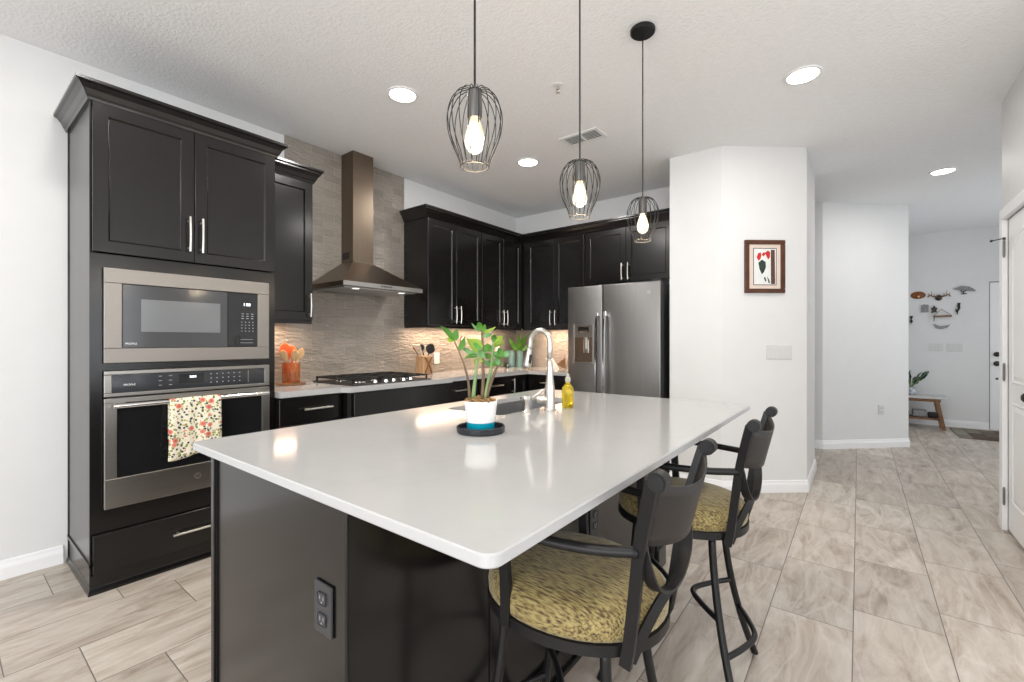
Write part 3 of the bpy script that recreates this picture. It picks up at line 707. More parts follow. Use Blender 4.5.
# ------------------------------------------------------------------ island
IX0, IX1, IY0, IY1 = -1.622, -.885, .555, 2.50
t = thing('kitchen_island', 'large near-black kitchen island under the white quartz countertop', 'island', ((IX0+IX1)/2, 1.5, 0))
b = NB()
box(b, IX0, IX0+.02, IY0, IY1, .0, .890); box(b, IX1-.02, IX1, IY0+.02, IY1, 0, .890); box(b, IX0, IX1, IY0+.004, IY0+.02, 0, .890); box(b, IX0, IX1, IY1-.02, IY1, 0, .890)
box(b, IX0+.02, IX1-.02, IY0+.02, IY1-.02, .08, .10)
obj('body', b, 'cab', t)
b = NB(); FI = Fr((0, IY0+.004), (1, 0), (0, -1))
FI.bx(b, IX0-.012, IX0+.010, 0, .890, 0, .010, .002, 1); obj('end_panel_stile', b, 'cab', t)
obj('end_panel_stile', FI.bx(NB(), IX1-.012, IX1+.008, 0, .890, 0, .010, .003, 1), 'cab', t)
b = NB(); FR = Fr((IX1, 0), (0, 1), (1, 0))
FR.bx(b, IY0+.02, IY1, 0, .095, 0, .014, .004, 2); FR.bx(b, IY0+.02, IY1, 0, .02, .014, .026, .004, 2)
FR.bx(b, IY1-.09, IY1+.006, 0, .890, 0, .02, .003, 1); FR.bx(b, IY1-.10, IY1+.012, 0, .11, 0, .034, .004, 2)
FR.bx(b, 1.035, 1.040, .10, .890, 0, .003)
obj('back_panel_trim', b, 'cab', t)
for y in (.95, 1.75):
    b = NB(); FR.bx(b, y-.018, y+.018, .66, .890, 0, .008); FR.bx(b, y-.018, y+.018, .882, .890, 0, .30); 
    tube(b, [(IX1+.008, y, .70), (IX1+.09, y, .80), (IX1+.20, y, .878)], 1, sec=(.008, .03)); obj('support_bracket', b, 'iron', t)
# worktop with a sink cut-out
SX0, SX1, SY0, SY1 = -1.580, -1.235, 1.52, 2.20
def rrect(x0, x1, y0, y1, r, n=6):
    pts = []
    for cx2, cy2, a0 in ((x1-r, y1-r, 0), (x0+r, y1-r, PI/2), (x0+r, y0+r, PI), (x1-r, y0+r, 1.5*PI)):
        for k in range(n+1):
            a = a0+PI/2*k/n; pts.append((cx2+r*math.cos(a), cy2+r*math.sin(a)))
    return pts
b = NB(); TZ0, TZ1 = .891, .915
out = rrect(-1.705, -.436, .514, 2.562, .028); inn = rrect(SX0, SX1, SY0, SY1, .04)
def ringv(pts, z): return [b.verts.new((x, y, z)) for x, y in pts]
shr = rrect(-1.702, -.439, .517, 2.559, .026)
o_top, o_hi, o_lo, o_bot = ringv(shr, TZ1), ringv(out, TZ1-.003), ringv(out, TZ0+.003), ringv(shr, TZ0)
i_top, i_bot = ringv(inn, TZ1), ringv(inn, TZ0); nn = len(out)
for a, c in ((o_top, o_hi), (o_hi, o_lo), (o_lo, o_bot), (i_top, i_bot)):
    for i in range(nn): b.faces.new((a[i], a[(i+1) % nn], c[(i+1) % nn], c[i]))
for i in range(nn):
    b.faces.new((o_top[i], o_top[(i+1) % nn], i_top[(i+1) % nn], i_top[i])); b.faces.new((o_bot[i], i_bot[i], i_bot[(i+1) % nn], o_bot[(i+1) % nn]))
o = obj('island_countertop', b, 'quartz', smooth=35, loc=(-1.085, 1.53, TZ0)); tag(o, 'large glossy white quartz countertop on the dark island', 'countertop')
t = thing('kitchen_sink', 'undermount steel sink set in the white island countertop', 'sink', ((SX0+SX1)/2, (SY0+SY1)/2, .67))
b = NB(); e = .006
rr = [rrect(SX0-.012, SX1+.012, SY0-.012, SY1+.012, .05), rrect(SX0-e, SX1+e, SY0-e, SY1+e, .045), rrect(SX0-e, SX1+e, SY0-e, SY1+e, .045), rrect(SX0+.02, SX1-.02, SY0+.02, SY1-.02, .04)]
zz = [.8905, .8905, .69, .675]; rings = [ringv(p, z) for p, z in zip(rr, zz)]
for a, c in zip(rings, rings[1:]):
    for i in range(nn): b.faces.new((a[i], a[(i+1) % nn], c[(i+1) % nn], c[i]))
b.faces.new(rings[-1])
obj('basin', b, 'sinksteel', t, smooth=50)
b = NB(); cyl(b, (-1.435, 1.86, .678), .045, .006, n=24); obj('drain', b, 'chrome', t)

# outlets on the island
def outlet(name, label, F, u, z, m, slots=True, w_=.072, h_=.116, gangs=1, rocker=False, screws=True, cat='outlet', grp=None):
    w_ = w_+(gangs-1)*.046
    t = thing(name, label, cat, tuple(F.p(u, z-h_/2, 0)), group=grp)
    obj('cover_plate', F.bx(NB(), u-w_/2, u+w_/2, z-h_/2, z+h_/2, .0005, .007, .003, 2), m, t)
    for g_ in range(gangs):
        uc = u+(g_-(gangs-1)/2)*.046
        if rocker:
            obj('rocker', F.bx(NB(), uc-.016, uc+.016, z-.033, z+.033, .007, .010, .0015, 1), m, t)
        else:
            for s in (-1, 1):
                b = NB(); F.bx(b, uc-.017, uc+.017, z+s*.024-.014, z+s*.024+.014, .006, .0095, .004, 2)
                r = obj('receptacle', b, m, t)
                b = NB()
                for q in (-.007, .007): F.bx(b, uc+q-.0012, uc+q+.0012, z+s*.024-.002, z+s*.024+.007, .0092, .0098)
                F.bx(b, uc-.0022, uc+.0022, z+s*.024-.010, z+s*.024-.006, .0092, .0098)
                obj('slots', b, 'legend' if m == 'outlet_black' else 'black', r)
    return t
outlet('power_outlet', 'large charcoal double outlet on the near end panel of the island', Fr((0, IY0+.004), (1, 0), (0, -1)), -.975, .625, 'outlet_black', w_=.074, h_=.118)
outlet('power_outlet', 'black outlet on the seating side of the island behind the near stool', FR, 1.71, .49, 'outlet_black')

# ------------------------------------------------------------------ faucet and sink-side things
fx, fy = -1.155, 1.79
t = thing('kitchen_faucet', 'tall gooseneck brushed nickel faucet standing behind the island sink', 'faucet', (fx, fy, .915))
b = NB(); lathe(b, [(.030, 0), (.030, .004), (.025, .008), (.0245, .012), (.0245, .085), (.0235, .105), (.020, .125), (.0165, .16), (.0145, .20), (.013, .24)], (fx, fy, .915), 28, close_bot=True, close_top=True)
obj('body', b, 'nickel', t, smooth='all')
pts = [(fx, fy, 1.14), (fx, fy, 1.20), (fx, fy, 1.235)]
r_ = .056
for k in range(1, 13):
    a = PI*k/12; pts.append((fx-r_+r_*math.cos(a), fy, 1.235+r_*math.sin(a)))
pts += [(fx-2*r_-.002, fy, 1.215), (fx-2*r_-.006, fy, 1.195)]
b = NB(); tube(b, pts, .0125, 16); obj('spout', b, 'nickel', t, smooth='all')
b = NB(); ax = Vector((-2*r_-.006, 0, 1.195)); p0 = Vector((fx-2*r_-.005, fy, 1.205)); p1 = Vector((fx-2*r_-.022, fy, 1.105))
tube(b, [p0, p0.lerp(p1, .15), p0.lerp(p1, .4), p0.lerp(p1, .8), p1], [.0130, .015, .0165, .021, .0195], 16); h_ = obj('spray_head', b, 'nickel', t, smooth='all')
b = NB(); box(b, -.004, .004, -.006, .006, -.022, .022, bev=.003); b.transform(Matrix.Translation((fx-2*r_+.008, fy-.010, 1.152)) @ Matrix.Rotation(.2, 4, 'Y')); obj('spray_button', b, 'black', h_)
b = NB(); q0 = Vector((fx, fy, .968))
tube(b, [q0, q0+Vector((-.030, -.022, -.002)), q0+Vector((-.050, -.036, -.004)), q0+Vector((-.055, -.040, -.004))], [.020, .020, .018, .010], 18)
tube(b, [q0+Vector((-.012, -.024, .048)), q0+Vector((-.034, -.036, .030)), q0+Vector((-.060, -.050, .008)), q0+Vector((-.078, -.060, -.004))], [.004, .006, .008, .006], 10)
obj('lever', b, 'nickel', t, smooth='all')
t = thing('soap_dispenser', 'short nickel soap pump beside the faucet on the island', 'soap dispenser', (-1.185, 1.645, .915))
b = NB(); lathe(b, [(.022, 0), (.022, .006), (.013, .012), (.012, .05), (.015, .055), (.015, .068), (.010, .072), (.004, .074)], (-1.185, 1.645, .915), 20, close_bot=True, close_top=True); obj('body', b, 'nickel', t, smooth=40)
b = NB(); tube(b, [(-1.168, 1.648, .984), (-1.185, 1.645, .985), (-1.203, 1.641, .986), (-1.215, 1.638, .981)], [.006, .009, .006, .005], 12); obj('nozzle', b, 'nickel', t, smooth='all')
bx_, by_ = -1.125, 1.905
t = thing('soap_bottle', 'bottle of yellow dish soap standing right of the faucet', 'bottle', (bx_, by_, .915))
b = NB(); pr = [(.026, .001), (.029, .004), (.029, .085), (.027, .098), (.017, .110), (.011, .118), (.011, .128)]
lathe(b, pr, (bx_, by_, .915), 28, close_bot=True, close_top=True); obj('body', b, 'soap', t, smooth=50)
b = NB(); lathe(b, [(.013, .126), (.013, .146), (.009, .150), (.008, .165), (.003, .167)], (bx_, by_, .915), 20, close_bot=True, close_top=True)
obj('cap', b, mat('pale_clear_cap', (.70, .70, .60), .2, trans=.5, var=.02), t, smooth=40)

# potted plant on tray
px_, py_ = -1.072, 1.207
b = NB(); lathe(b, [(.001, .001), (.082, .001), (.086, .004), (.087, .022), (.084, .024), (.081, .021), (.080, .006), (.001, .005)], (px_, py_, .915), 48)
tag(obj('round_tray', b, mat('matte_black_tray', (.016, .019, .024), .35, var=.1), smooth=40, loc=(px_, py_, .915)), 'low round black tray beneath the plant pot on the island', 'tray')
t = thing('potted_plant', 'leafy green houseplant in a white pot with a teal base on the island', 'plant', (px_, py_, .921))
z0 = .921
b = NB(); lathe(b, [(.001, .0), (.0465, .0), (.048, .003), (.0505, .032)], (px_, py_, z0), 40); obj('pot_base', b, 'teal', t, smooth=60, label='teal painted band around the foot of the pot')
b = NB(); lathe(b, [(.0505, .032), (.059, .103), (.0595, .107), (.056, .107), (.054, .09), (.001, .088)], (px_, py_, z0), 40); obj('pot', b, 'pot', t, smooth=60)
b = NB()
for k in range(130):
    a = random.uniform(0, 2*PI); r = .054*math.sqrt(random.random())
    bmesh.ops.create_icosphere(b, subdivisions=1, radius=random.uniform(.004, .009), matrix=Matrix.Translation((px_+r*math.cos(a), py_+r*math.sin(a), z0+.105+random.uniform(0, .018)*(1-r/.07))) @ Matrix.Diagonal((1, random.uniform(.5, 1.2), random.uniform(.5, 1), 1)))
o = obj('moss', b, 'moss', t); o['kind'] = 'stuff'
D = px_*-math.sin(TH)+py_*math.cos(TH); U0 = (px_*math.cos(TH)+py_*math.sin(TH))
rv = Vector((math.cos(TH), math.sin(TH), 0)); fv_ = Vector((-math.sin(TH), math.cos(TH), 0))
def pp(zx, zy, dep=0):
    """a point of the plant measured in its upright side elevation, dep = distance toward the back"""
    a, h = 430+zx/6.2, 310+zy/6.2; d = D+dep
    return rv*((a-512)/450*d)+fv_*d+Vector((0, 0, 1.24+(341-h)/450*d))
def leaf_bm(base, tip, width, droop=.006, roll=0):
    b = NB(); base, tip = Vector(base), Vector(tip); ax = tip-base; Ln = ax.length; ax.normalize()
    s = ax.cross(fv_); s = s.normalized()
    s = Matrix.Rotation(roll, 3, ax) @ s; n_ = s.cross(ax).normalized(); K = 9; L3 = []
    for k in range(K+1):
        q = k/K; hw = width/2*math.sin(PI*min(1, q*.96+.02)**.8)**.85; c = base+ax*Ln*q+n_*(droop*math.sin(PI*q))
        L3.append((b.verts.new(c-s*hw+n_*hw*.25), b.verts.new(c), b.verts.new(c+s*hw+n_*hw*.25)))
    for a_, c_ in zip(L3, L3[1:]):
        b.faces.new((a_[0], a_[1], c_[1], c_[0])); b.faces.new((a_[1], a_[2], c_[2], c_[1]))
    return b
PL = [  # stem points (elevation units), radius, depth, material, leaves [(base, tip, width, material)]
 ([(245, 530), (235, 430), (205, 320), (150, 190)], .0032, -.01, 'stem2',
  [((150, 190), (62, 100), .019, 'leaf'), ((150, 190), (168, 118), .018, 'leaf'), ((180, 250), (215, 165), .017, 'leaf'), ((150, 190), (105, 165), .013, 'leaf2')]),
 ([(268, 530), (280, 430), (290, 340), (298, 280)], .0045, .01, 'stem',
  [((290, 345), (278, 300), .012, 'leaf2'), ((298, 285), (212, 300), .012, 'leaf'), ((298, 280), (195, 230), .014, 'leaf3'), ((300, 262), (228, 175), .020, 'leaf2'), ((300, 255), (330, 180), .016, 'leaf2')]),
 ([(325, 530), (330, 420), (326, 280), (325, 160), (318, 120)], .0042, -.02, 'stem2',
  [((318, 125), (300, 76), .016, 'leaf'), ((318, 128), (342, 88), .015, 'leaf'), ((320, 135), (258, 80), .008, 'leaf3'), ((322, 140), (408, 104), .009, 'leaf2'), ((325, 165), (385, 150), .010, 'leaf3'), ((326, 230), (245, 180), .018, 'leaf2'), ((326, 240), (268, 205), .014, 'leaf'), ((327, 260), (365, 215), .018, 'leaf'), ((328, 300), (300, 250), .014, 'leaf3'), ((328, 320), (310, 290), .010, 'leaf2')]),
 ([(345, 530), (362, 440), (378, 370), (385, 290), (395, 200)], .0045, .025, 'stem',
  [((395, 205), (450, 160), .018, 'leaf2'), ((395, 205), (400, 150), .014, 'leaf'), ((392, 230), (460, 205), .016, 'leaf2'), ((388, 255), (350, 205), .018, 'leaf'), ((386, 270), (455, 250), .015, 'leaf3'), ((384, 290), (340, 270), .016, 'leaf'), ((382, 320), (345, 340), .012, 'leaf3'), ((380, 340), (330, 310), .012, 'leaf3')]),
 ([(352, 530), (385, 430), (425, 340), (455, 290)], .004, -.03, 'stem2',
  [((455, 290), (485, 250), .014, 'leaf3'), ((450, 300), (395, 285), .018, 'leaf'), ((440, 315), (455, 345), .010, 'leaf'), ((430, 330), (385, 345), .016, 'leaf'), ((425, 340), (400, 300), .016, 'leaf3'), ((455, 290), (425, 235), .016, 'leaf')]),
]
for sp_, r, dep, m_, lv in PL:
    P = smoothpts([pp(x, y, dep*(i/len(sp_))) for i, (x, y) in enumerate(sp_)], 5); P[0] = P[0]-Vector((0, 0, .012))
    s_ = obj('stem', tube(NB(), P, [r*1.7*(1-.6*i/len(P)) for i in range(len(P))], 8), 'stem' if m_ == 'stem' else 'stem2', t, smooth='all')
    for (ba, tp, wd, lm) in lv:
        dz = dep*.8; e_ = random.uniform(-.022, .022)
        obj('leaf', leaf_bm(pp(*ba, dz), pp(*tp, dz+e_), wd*1.55, random.uniform(.003, .008), random.uniform(-.75, .75)), lm, s_, smooth='all')

# ------------------------------------------------------------------ things on the range worktop
t = thing('wooden_trivet', 'round brown wooden trivet beneath the utensil jar', 'trivet', (-3.36, 1.655, .915))
b = NB(); lathe(b, [(.001, .0), (.098, .0), (.102, .004), (.102, .010), (.098, .013), (.001, .013)], (-3.36, 1.655, .915), 40); obj('board', b, 'midwood', t, smooth=40)
t = thing('utensil_jar', 'straight amber glass jar holding cooking utensils beside the oven tower', 'jar', (-3.36, 1.655, .929))
b = NB(); lathe(b, [(.001, 0), (.060, 0), (.063, .004), (.063, .15), (.0605, .15), (.060, .008), (.001, .007)], (-3.36, 1.655, .929), 36); obj('glass', b, 'amber', t, smooth=50)
def utensil(name, label, cat, base, top, head, m, grp=None):
    t = thing(name, label, cat, base, group=grp)
    base, top = Vector(base), Vector(top); ax = (top-base).normalized()
    obj('handle', tube(NB(), [base, base.lerp(top, .5), top], [.006, .0055, .006], 10), m, t, smooth='all')
    b = NB(); w_, l_, th_ = head; s = Vector((.25, .97, 0)); s = (s-ax*s.dot(ax)).normalized(); n_ = ax.cross(s); K = 10; N2 = 14; rg = []
    for k in range(K+1):
        q = k/K; hw = w_/2*max(.08, math.sin(PI*(q*.93+.05))**.55)
        rg.append([b.verts.new(top-ax*.01+ax*l_*q+s*hw*math.cos(2*PI*j/N2)+n_*th_/2*math.sin(2*PI*j/N2)) for j in range(N2)])
    for a_, c_ in zip(rg, rg[1:]):
        for j in range(N2): b.faces.new((a_[j], a_[(j+1) % N2], c_[(j+1) % N2], c_[j]))
    b.faces.new(rg[0]); b.faces.new(rg[-1]); obj('head', b, m, t, smooth='all')
    return t
J = Vector((-3.36, 1.655, .94))
utensil('wooden_spoon', 'pale wooden spoon leaning furthest left in the amber jar', 'spoon', J+Vector((0, .03, 0)), J+Vector((.022, -.050, .165)), (.052, .085, .012), 'wood')
utensil('silicone_spatula', 'broad orange spatula standing in the amber utensil jar', 'spatula', J+Vector((-.01, -.01, 0)), J+Vector((-.02, -.025, .17)), (.085, .125, .012), 'orange')
utensil('silicone_spoon', 'orange silicone spoon at the back of the utensil jar', 'spoon', J+Vector((-.015, .01, 0)), J+Vector((-.035, .025, .19)), (.065, .085, .012), 'orange')
utensil('wooden_spoon', 'upright pale wooden spoon in the middle of the amber jar', 'spoon', J+Vector((.02, 0, 0)), J+Vector((.035, .008, .165)), (.055, .080, .012), 'wood')
utensil('wooden_spatula', 'pale wooden spatula leaning right in the amber jar', 'spatula', J+Vector((.01, -.01, 0)), J+Vector((.02, .048, .17)), (.055, .090, .010), 'wood')
utensil('wooden_fork', 'short wooden fork crossing the front of the amber jar', 'fork', J+Vector((.03, .02, 0)), J+Vector((.045, .028, .165)), (.030, .060, .010), 'wood')

# knife block with utensils
kx, ky = -3.36, 2.955
t = thing('utensil_block', 'tan wooden utensil holder with crossed brace right of the cooktop', 'holder', (kx, ky, .915))
b = NB(); box(b, kx-.055, kx+.055, ky-.060, ky+.060, .915, 1.095, bev=.006); obj('block', b, 'tanwood', t)
b = NB()
for s in (-1, 1): tube(b, [(kx+.060, ky-s*.045, .925), (kx+.060, ky, 1.02), (kx+.060, ky+s*.045, 1.085)], 1, sec=(.006, .022))
obj('brace', b, 'midwood', t)
utensil('serving_spoon', 'metal handled utensil on the left of the tan wooden holder', 'utensil', (kx, ky-.03, 1.10), (kx+.01, ky-.055, 1.16), (.018, .05, .012), 'nickel')
utensil('kitchen_knife', 'dark handled knife leaning left out of the tan wooden holder', 'utensil', (kx-.03, ky-.05, 1.10), (kx-.03, ky-.085, 1.15), (.02, .05, .014), 'midwood')
t = utensil('skimmer', 'round black skimmer standing in the tan wooden holder', 'utensil', (kx+.02, ky+.03, 1.10), (kx+.02, ky+.045, 1.13), (.10, .10, .02), 'castiron')
utensil('ladle', 'black ladle behind the skimmer in the tan wooden holder', 'utensil', (kx-.02, ky+.01, 1.10), (kx-.02, ky-.005, 1.16), (.055, .06, .02), 'castiron')
# round red ornament on the backsplash
t = thing('wall_ornament', 'small oval red and white ornament with dark rim on the backsplash', 'ornament', (XW+.011, 3.66, 1.18))
for nm, r, n0, m_ in (('rim', .058, .012, 'midwood'), ('ground', .048, .016, 'white'), ('centre', .034, .019, 'red')):
    b = NB(); cyl(b, (0, 0, 0), r, n0, 'X', 28); b.transform(Matrix.Translation((XW+.010+n0/2, 3.66, 1.235)) @ Matrix.Diagonal((1, .8, 1.1, 1))); obj(nm, b, m_, t)

# corner jars and greenery
def jar(label, x, y, r, h, m, lid=None, fill=None):
    t = thing('glass_jar', label, 'jar', (x, y, .915))
    b = NB(); lathe(b, [(.001, 0), (r, 0), (r*1.03, .006), (r*1.03, h*.8), (r*.85, h*.9), (r*.85, h), (r*.80, h), (r*.80, h*.9), (r*.97, h*.78), (r*.96, .010), (.001, .008)], (x, y, .915), 28); obj('glass', b, m, t, smooth=50)
    if lid: b = NB(); cyl(b, (x, y, .915+h+.008), r*.9, .018, n=24, bev=.003); obj('lid', b, lid, t)
    if fill: b = NB(); cyl(b, (x, y, .925+h*.2), r*.9, h*.38, n=24, bev=.004); obj('contents', b, fill, t)
    return t
jar('left tall blue-green glass jar in the worktop corner', -3.43, 4.44, .042, .205, 'bluegl')
jar('middle tall blue-green glass jar in the worktop corner', -3.345, 4.50, .042, .205, 'bluegl')
jar('clear glass jar part filled with yellow at the worktop corner', -3.25, 4.555, .044, .19, 'cglass', 'black', 'yellow')
t = thing('leaf_cuttings', 'upright broad green leaf cuttings rising from the middle corner jar', 'plant', (-3.345, 4.50, 1.0))
for k, (a0, a1, hh, ww) in enumerate(((-.12, -.02, .27, .075), (.02, .10, .26, .075), (-.05, -.12, .20, .06), (.05, .16, .17, .05), (0, .03, .21, .05))):
    b_ = Vector((-3.345, 4.50, .98)); st = b_+Vector((a0*.25, a0*.1, .13)); tp = b_+Vector((a1*1.1, a1*.5, hh+.10))
    s_ = obj('stem', tube(NB(), [b_, st], .004, 8), 'stem2', t)
    obj('leaf', leaf_bm(st, tp, ww, .01, (-.9, 1, .4, -.3, .2)[k]), 'leaf', s_, smooth='all')
t = thing('small_cup', 'small round black cup left of the corner jars', 'cup', (-3.42, 4.33, .915))
b = NB(); lathe(b, [(.001, 0), (.024, 0), (.032, .015), (.033, .04), (.028, .058), (.025, .058), (.028, .04), (.001, .01)], (-3.42, 4.33, .915), 24); obj('bowl', b, 'black', t, smooth='all')
b = NB(); tube(b, [(-3.395, 4.310, .93), (-3.375, 4.295, .935), (-3.375, 4.295, .958), (-3.395, 4.310, .962)], .004, 8); obj('handle', b, 'chrome', t)
t = thing('napkin_holder', 'white folded napkins leaning on the back worktop behind the faucet', 'napkins', (-2.84, 4.50, .915))
b = NB(); prism(b, [(-.085, 0), (.085, 0), (.0, .12)], -.012, .012); b.transform(Matrix.Translation((-2.87, 4.50, .915)) @ Matrix.Rotation(PI/2, 4, 'X')); obj('napkin', b, 'white', t)
b = NB(); prism(b, [(-.085, .12), (.0, .12), (-.03, .035)], -.009, .009); b.transform(Matrix.Translation((-2.89, 4.53, .915)) @ Matrix.Rotation(PI/2, 4, 'X')); obj('napkin', b, 'white', t)
b = NB(); prism(b, [(-.05, .045), (.06, -.005), (.055, .12)], -.012, .012); b.transform(Matrix.Translation((-2.78, 4.545, .92)) @ Matrix.Rotation(PI/2, 4, 'X'))
obj('holder_plate', b, 'midwood', t)
FWr = Fr((XW+.010, 0), (0, 1), (1, 0)); FWb = Fr((0, YB-.010), (1, 0), (0, -1))
outlet('power_outlet', 'white outlet on the range wall backsplash behind the black skimmer', FWr, 3.265, 1.06, 'white')
outlet('power_outlet', 'white outlet on the range wall backsplash near the corner', FWr, 4.27, 1.17, 'white')
outlet('light_switch', 'white switch on the back wall backsplash right of the faucet spout', FWb, -2.66, 1.13, 'white', rocker=True, cat='switch')

for (ya, yb) in ((1.356, 1.728), (2.842, 4.333)): 
    b = BX(XU-.02, XU, ya, yb, 1.366, 1.3878); box(b, XW+.012, XU-.02, ya, ya+.018, 1.366, 1.3878)
    struct('trim_4', b, 'cab')
struct('trim_5', BX(-3.18, -2.345, YU, YU+.02, 1.366, 1.3878), 'cab')
# under-cabinet light bars (they glow warm on the tile)
for (nm, x0_, x1_, y0_, y1_, lab) in (('a', -3.40, -3.36, 1.38, 1.70, 'slim warm light bar below the cabinet beside the oven tower'), ('b', -3.40, -3.36, 2.88, 4.25, 'slim warm light bar below the cabinets on the range wall'), ('c', -3.05, -2.38, 4.50, 4.54, 'slim warm light bar below the back wall cabinet')):
    o = obj('light_bar', BX(x0_, x1_, y0_, y1_, 1.376, 1.387), mat('warm_led_bar', (1, .9, .75), .5, emit=(1, .72, .48), es=5), loc=((x0_+x1_)/2, (y0_+y1_)/2, 1.376)); tag(o, lab, 'light')
    l = area_light('light_bar_glow', ((x0_+x1_)/2, (y0_+y1_)/2, 1.372), (0, 0, 0), abs(x1_-x0_), abs(y1_-y0_), 5.0*max(abs(x1_-x0_), abs(y1_-y0_)), (1, .70, .48))

# ------------------------------------------------------------------ pendants
def pendant(loc, label, zt):
    x, y = loc
    t = thing('pendant_light', label, 'pendant lamp', (x, y, CE), group=None)
    b = NB(); lathe(b, [(.001, 0), (.058, 0), (.062, -.004), (.062, -.018), (.056, -.024), (.001, -.026)], (x, y, CE), 36); obj('canopy', b, 'iron', t, smooth=40)
    obj('cord', tube(NB(), [(x, y, CE-.02), (x, y, zt+.005)], .0033, 8), 'iron', t)
    b = NB(); lathe(b, [(.001, .012), (.008, .012), (.012, .002), (.021, -.002), (.021, -.075), (.019, -.078), (.001, -.078)], (x, y, zt), 24); obj('socket', b, mat('grey_metal_socket', (.10, .095, .09), .4, metal=.5, var=.1), t, smooth=40)
    b = NB(); K = 18
    prof = [(.017, .0), (.030, .002), (.050, -.008), (.067, -.030), (.077, -.060), (.079, -.088), (.074, -.122), (.063, -.155), (.048, -.188), (.040, -.216)]
    for k in range(K):
        a = 2*PI*k/K; P = smoothpts([(x+r*math.cos(a), y+r*math.sin(a), zt+z) for r, z in prof], 3); tube(b, P, .0014, 5)
    for r, z in ((.040, -.216), (.020, .0)): tube(b, [(x+r*math.cos(2*PI*k/28), y+r*math.sin(2*PI*k/28), zt+z) for k in range(28)], .0017, 6, closed=True)
    obj('wire_cage', b, 'iron', t, smooth='all')
    b = NB(); lathe(b, [(.012, -.078), (.014, -.085), (.021, -.105), (.028, -.130), (.029, -.145), (.025, -.162), (.014, -.175), (.001, -.179)], (x, y, zt), 24); bl = obj('bulb', b, 'bulbglass', t, smooth='all')
    b = NB()
    for k in range(4):
        a = PI/2*k; tube(b, [(x+.006*math.cos(a), y+.006*math.sin(a), zt-.095), (x+.012*math.cos(a+.5), y+.012*math.sin(a+.5), zt-.152)], .0022, 5)
    cyl(b, (x, y, zt-.122), .007, .05, n=10)
    obj('filament', b, 'bulb', bl)
    l = bpy.data.lights.new('pendant_glow', 'POINT'); l.energy = 2.2; l.color = (1, .80, .55); l.shadow_soft_size = .03
    lo = bpy.data.objects.new('pendant_glow', l); COL.objects.link(lo); lo.location = (x, y, zt-.22); lo.parent = t; lo.matrix_parent_inverse = Matrix.Translation(-Vector(t.location))
pendant((-.872, .956), 'nearest wire-cage pendant lamp, hanging over the near part of the island', 1.955)
pendant((-.872, 1.569), 'middle wire-cage pendant lamp of the three over the island', 1.945)
pendant((-.876, 2.231), 'furthest wire-cage pendant lamp, its round ceiling plate in view near the white pantry wall', 1.968)

# ------------------------------------------------------------------ ceiling fittings
def can(x, y, label, p=9, r=.082):
    t = thing('recessed_light', label, 'ceiling light', (x, y, CE-.006))
    b = NB(); lathe(b, [(r, -.004), (r*1.02, -.008), (r*1.18, -.006), (r*1.22, 0), (r, 0)], (x, y, CE), 40); obj('trim_ring', b, 'white', t, smooth=50)
    b = NB(); cyl(b, (x, y, CE-.003), r, .005, n=40); obj('lens', b, 'led', t)
    l = bpy.data.lights.new('downlight', 'AREA'); l.shape = 'DISK'; l.size = .15; l.energy = p; l.color = (1, .97, .93)
    lo = bpy.data.objects.new('downlight', l); COL.objects.link(lo); lo.location = (x, y, CE-.012); lo.parent = t; lo.matrix_parent_inverse = Matrix.Translation(-Vector(t.location))
can(-2.339, 1.873, 'round recessed ceiling light left of the nearest pendant')
can(-2.336, 3.262, 'round recessed ceiling light between nearest and middle pendant, toward the back cabinets')
can(-.266, 3.202, 'round recessed ceiling light right of the furthest pendant')
can(.624, 5.813, 'round recessed ceiling light over the hall near the white door')
can(-2.3, .45, 'round recessed ceiling light above the floor before the oven tower')
can(-.3, .3, 'round recessed ceiling light above the camera')
can(.9, -1.8, 'round recessed ceiling light near the rear windows')
can(-2.0, -1.8, 'round recessed ceiling light by the rear left wall')
t = thing('ceiling_vent', 'white rectangular air vent in the ceiling behind the middle pendant cord', 'vent', (-1.705, 3.125, CE-.01))
vx0, vx1, vy0, vy1 = -1.87, -1.545, 3.03, 3.22
b = NB(); fr = .028
for a in ((vx0, vx1, vy0, vy0+fr), (vx0, vx1, vy1-fr, vy1), (vx0, vx0+fr, vy0+fr, vy1-fr), (vx1-fr, vx1, vy0+fr, vy1-fr), (-1.717, -1.697, vy0+fr, vy1-fr)): box(b, *a, CE-.010, CE-.001, bev=.002)
obj('frame', b, 'white', t)
b = NB(); box(b, vx0+fr, vx1-fr, vy0+fr, vy1-fr, CE-.002, CE-.0005); obj('duct', b, 'gplaque', t)
for k in range(6):
    y = vy0+fr+.010+k*.0225; b = NB(); box(b, vx0+fr, vx1-fr, -.008, .008, -.001, .001); b.transform(Matrix.Translation((0, y, CE-.008)) @ Matrix.Rotation(.6, 4, 'X')); obj('louvre', b, 'white', t)
t = thing('sprinkler', 'small white fire sprinkler in the ceiling left of the middle cord', 'sprinkler', (-1.485, 2.395, CE-.03))
b = NB(); lathe(b, [(.001, -.004), (.030, -.004), (.034, 0)], (-1.485, 2.395, CE), 28); obj('plate', b, 'white', t)
b = NB(); cyl(b, (-1.485, 2.395, CE-.016), .008, .026, n=14); tube(b, [(-1.497, 2.395, CE-.02), (-1.499, 2.395, CE-.034), (-1.485, 2.395, CE-.046)], .002, 6); tube(b, [(-1.473, 2.395, CE-.02), (-1.471, 2.395, CE-.034), (-1.485, 2.395, CE-.046)], .002, 6); cyl(b, (-1.485, 2.395, CE-.048), .013, .002, n=16)
obj('head', b, 'nickel', t)

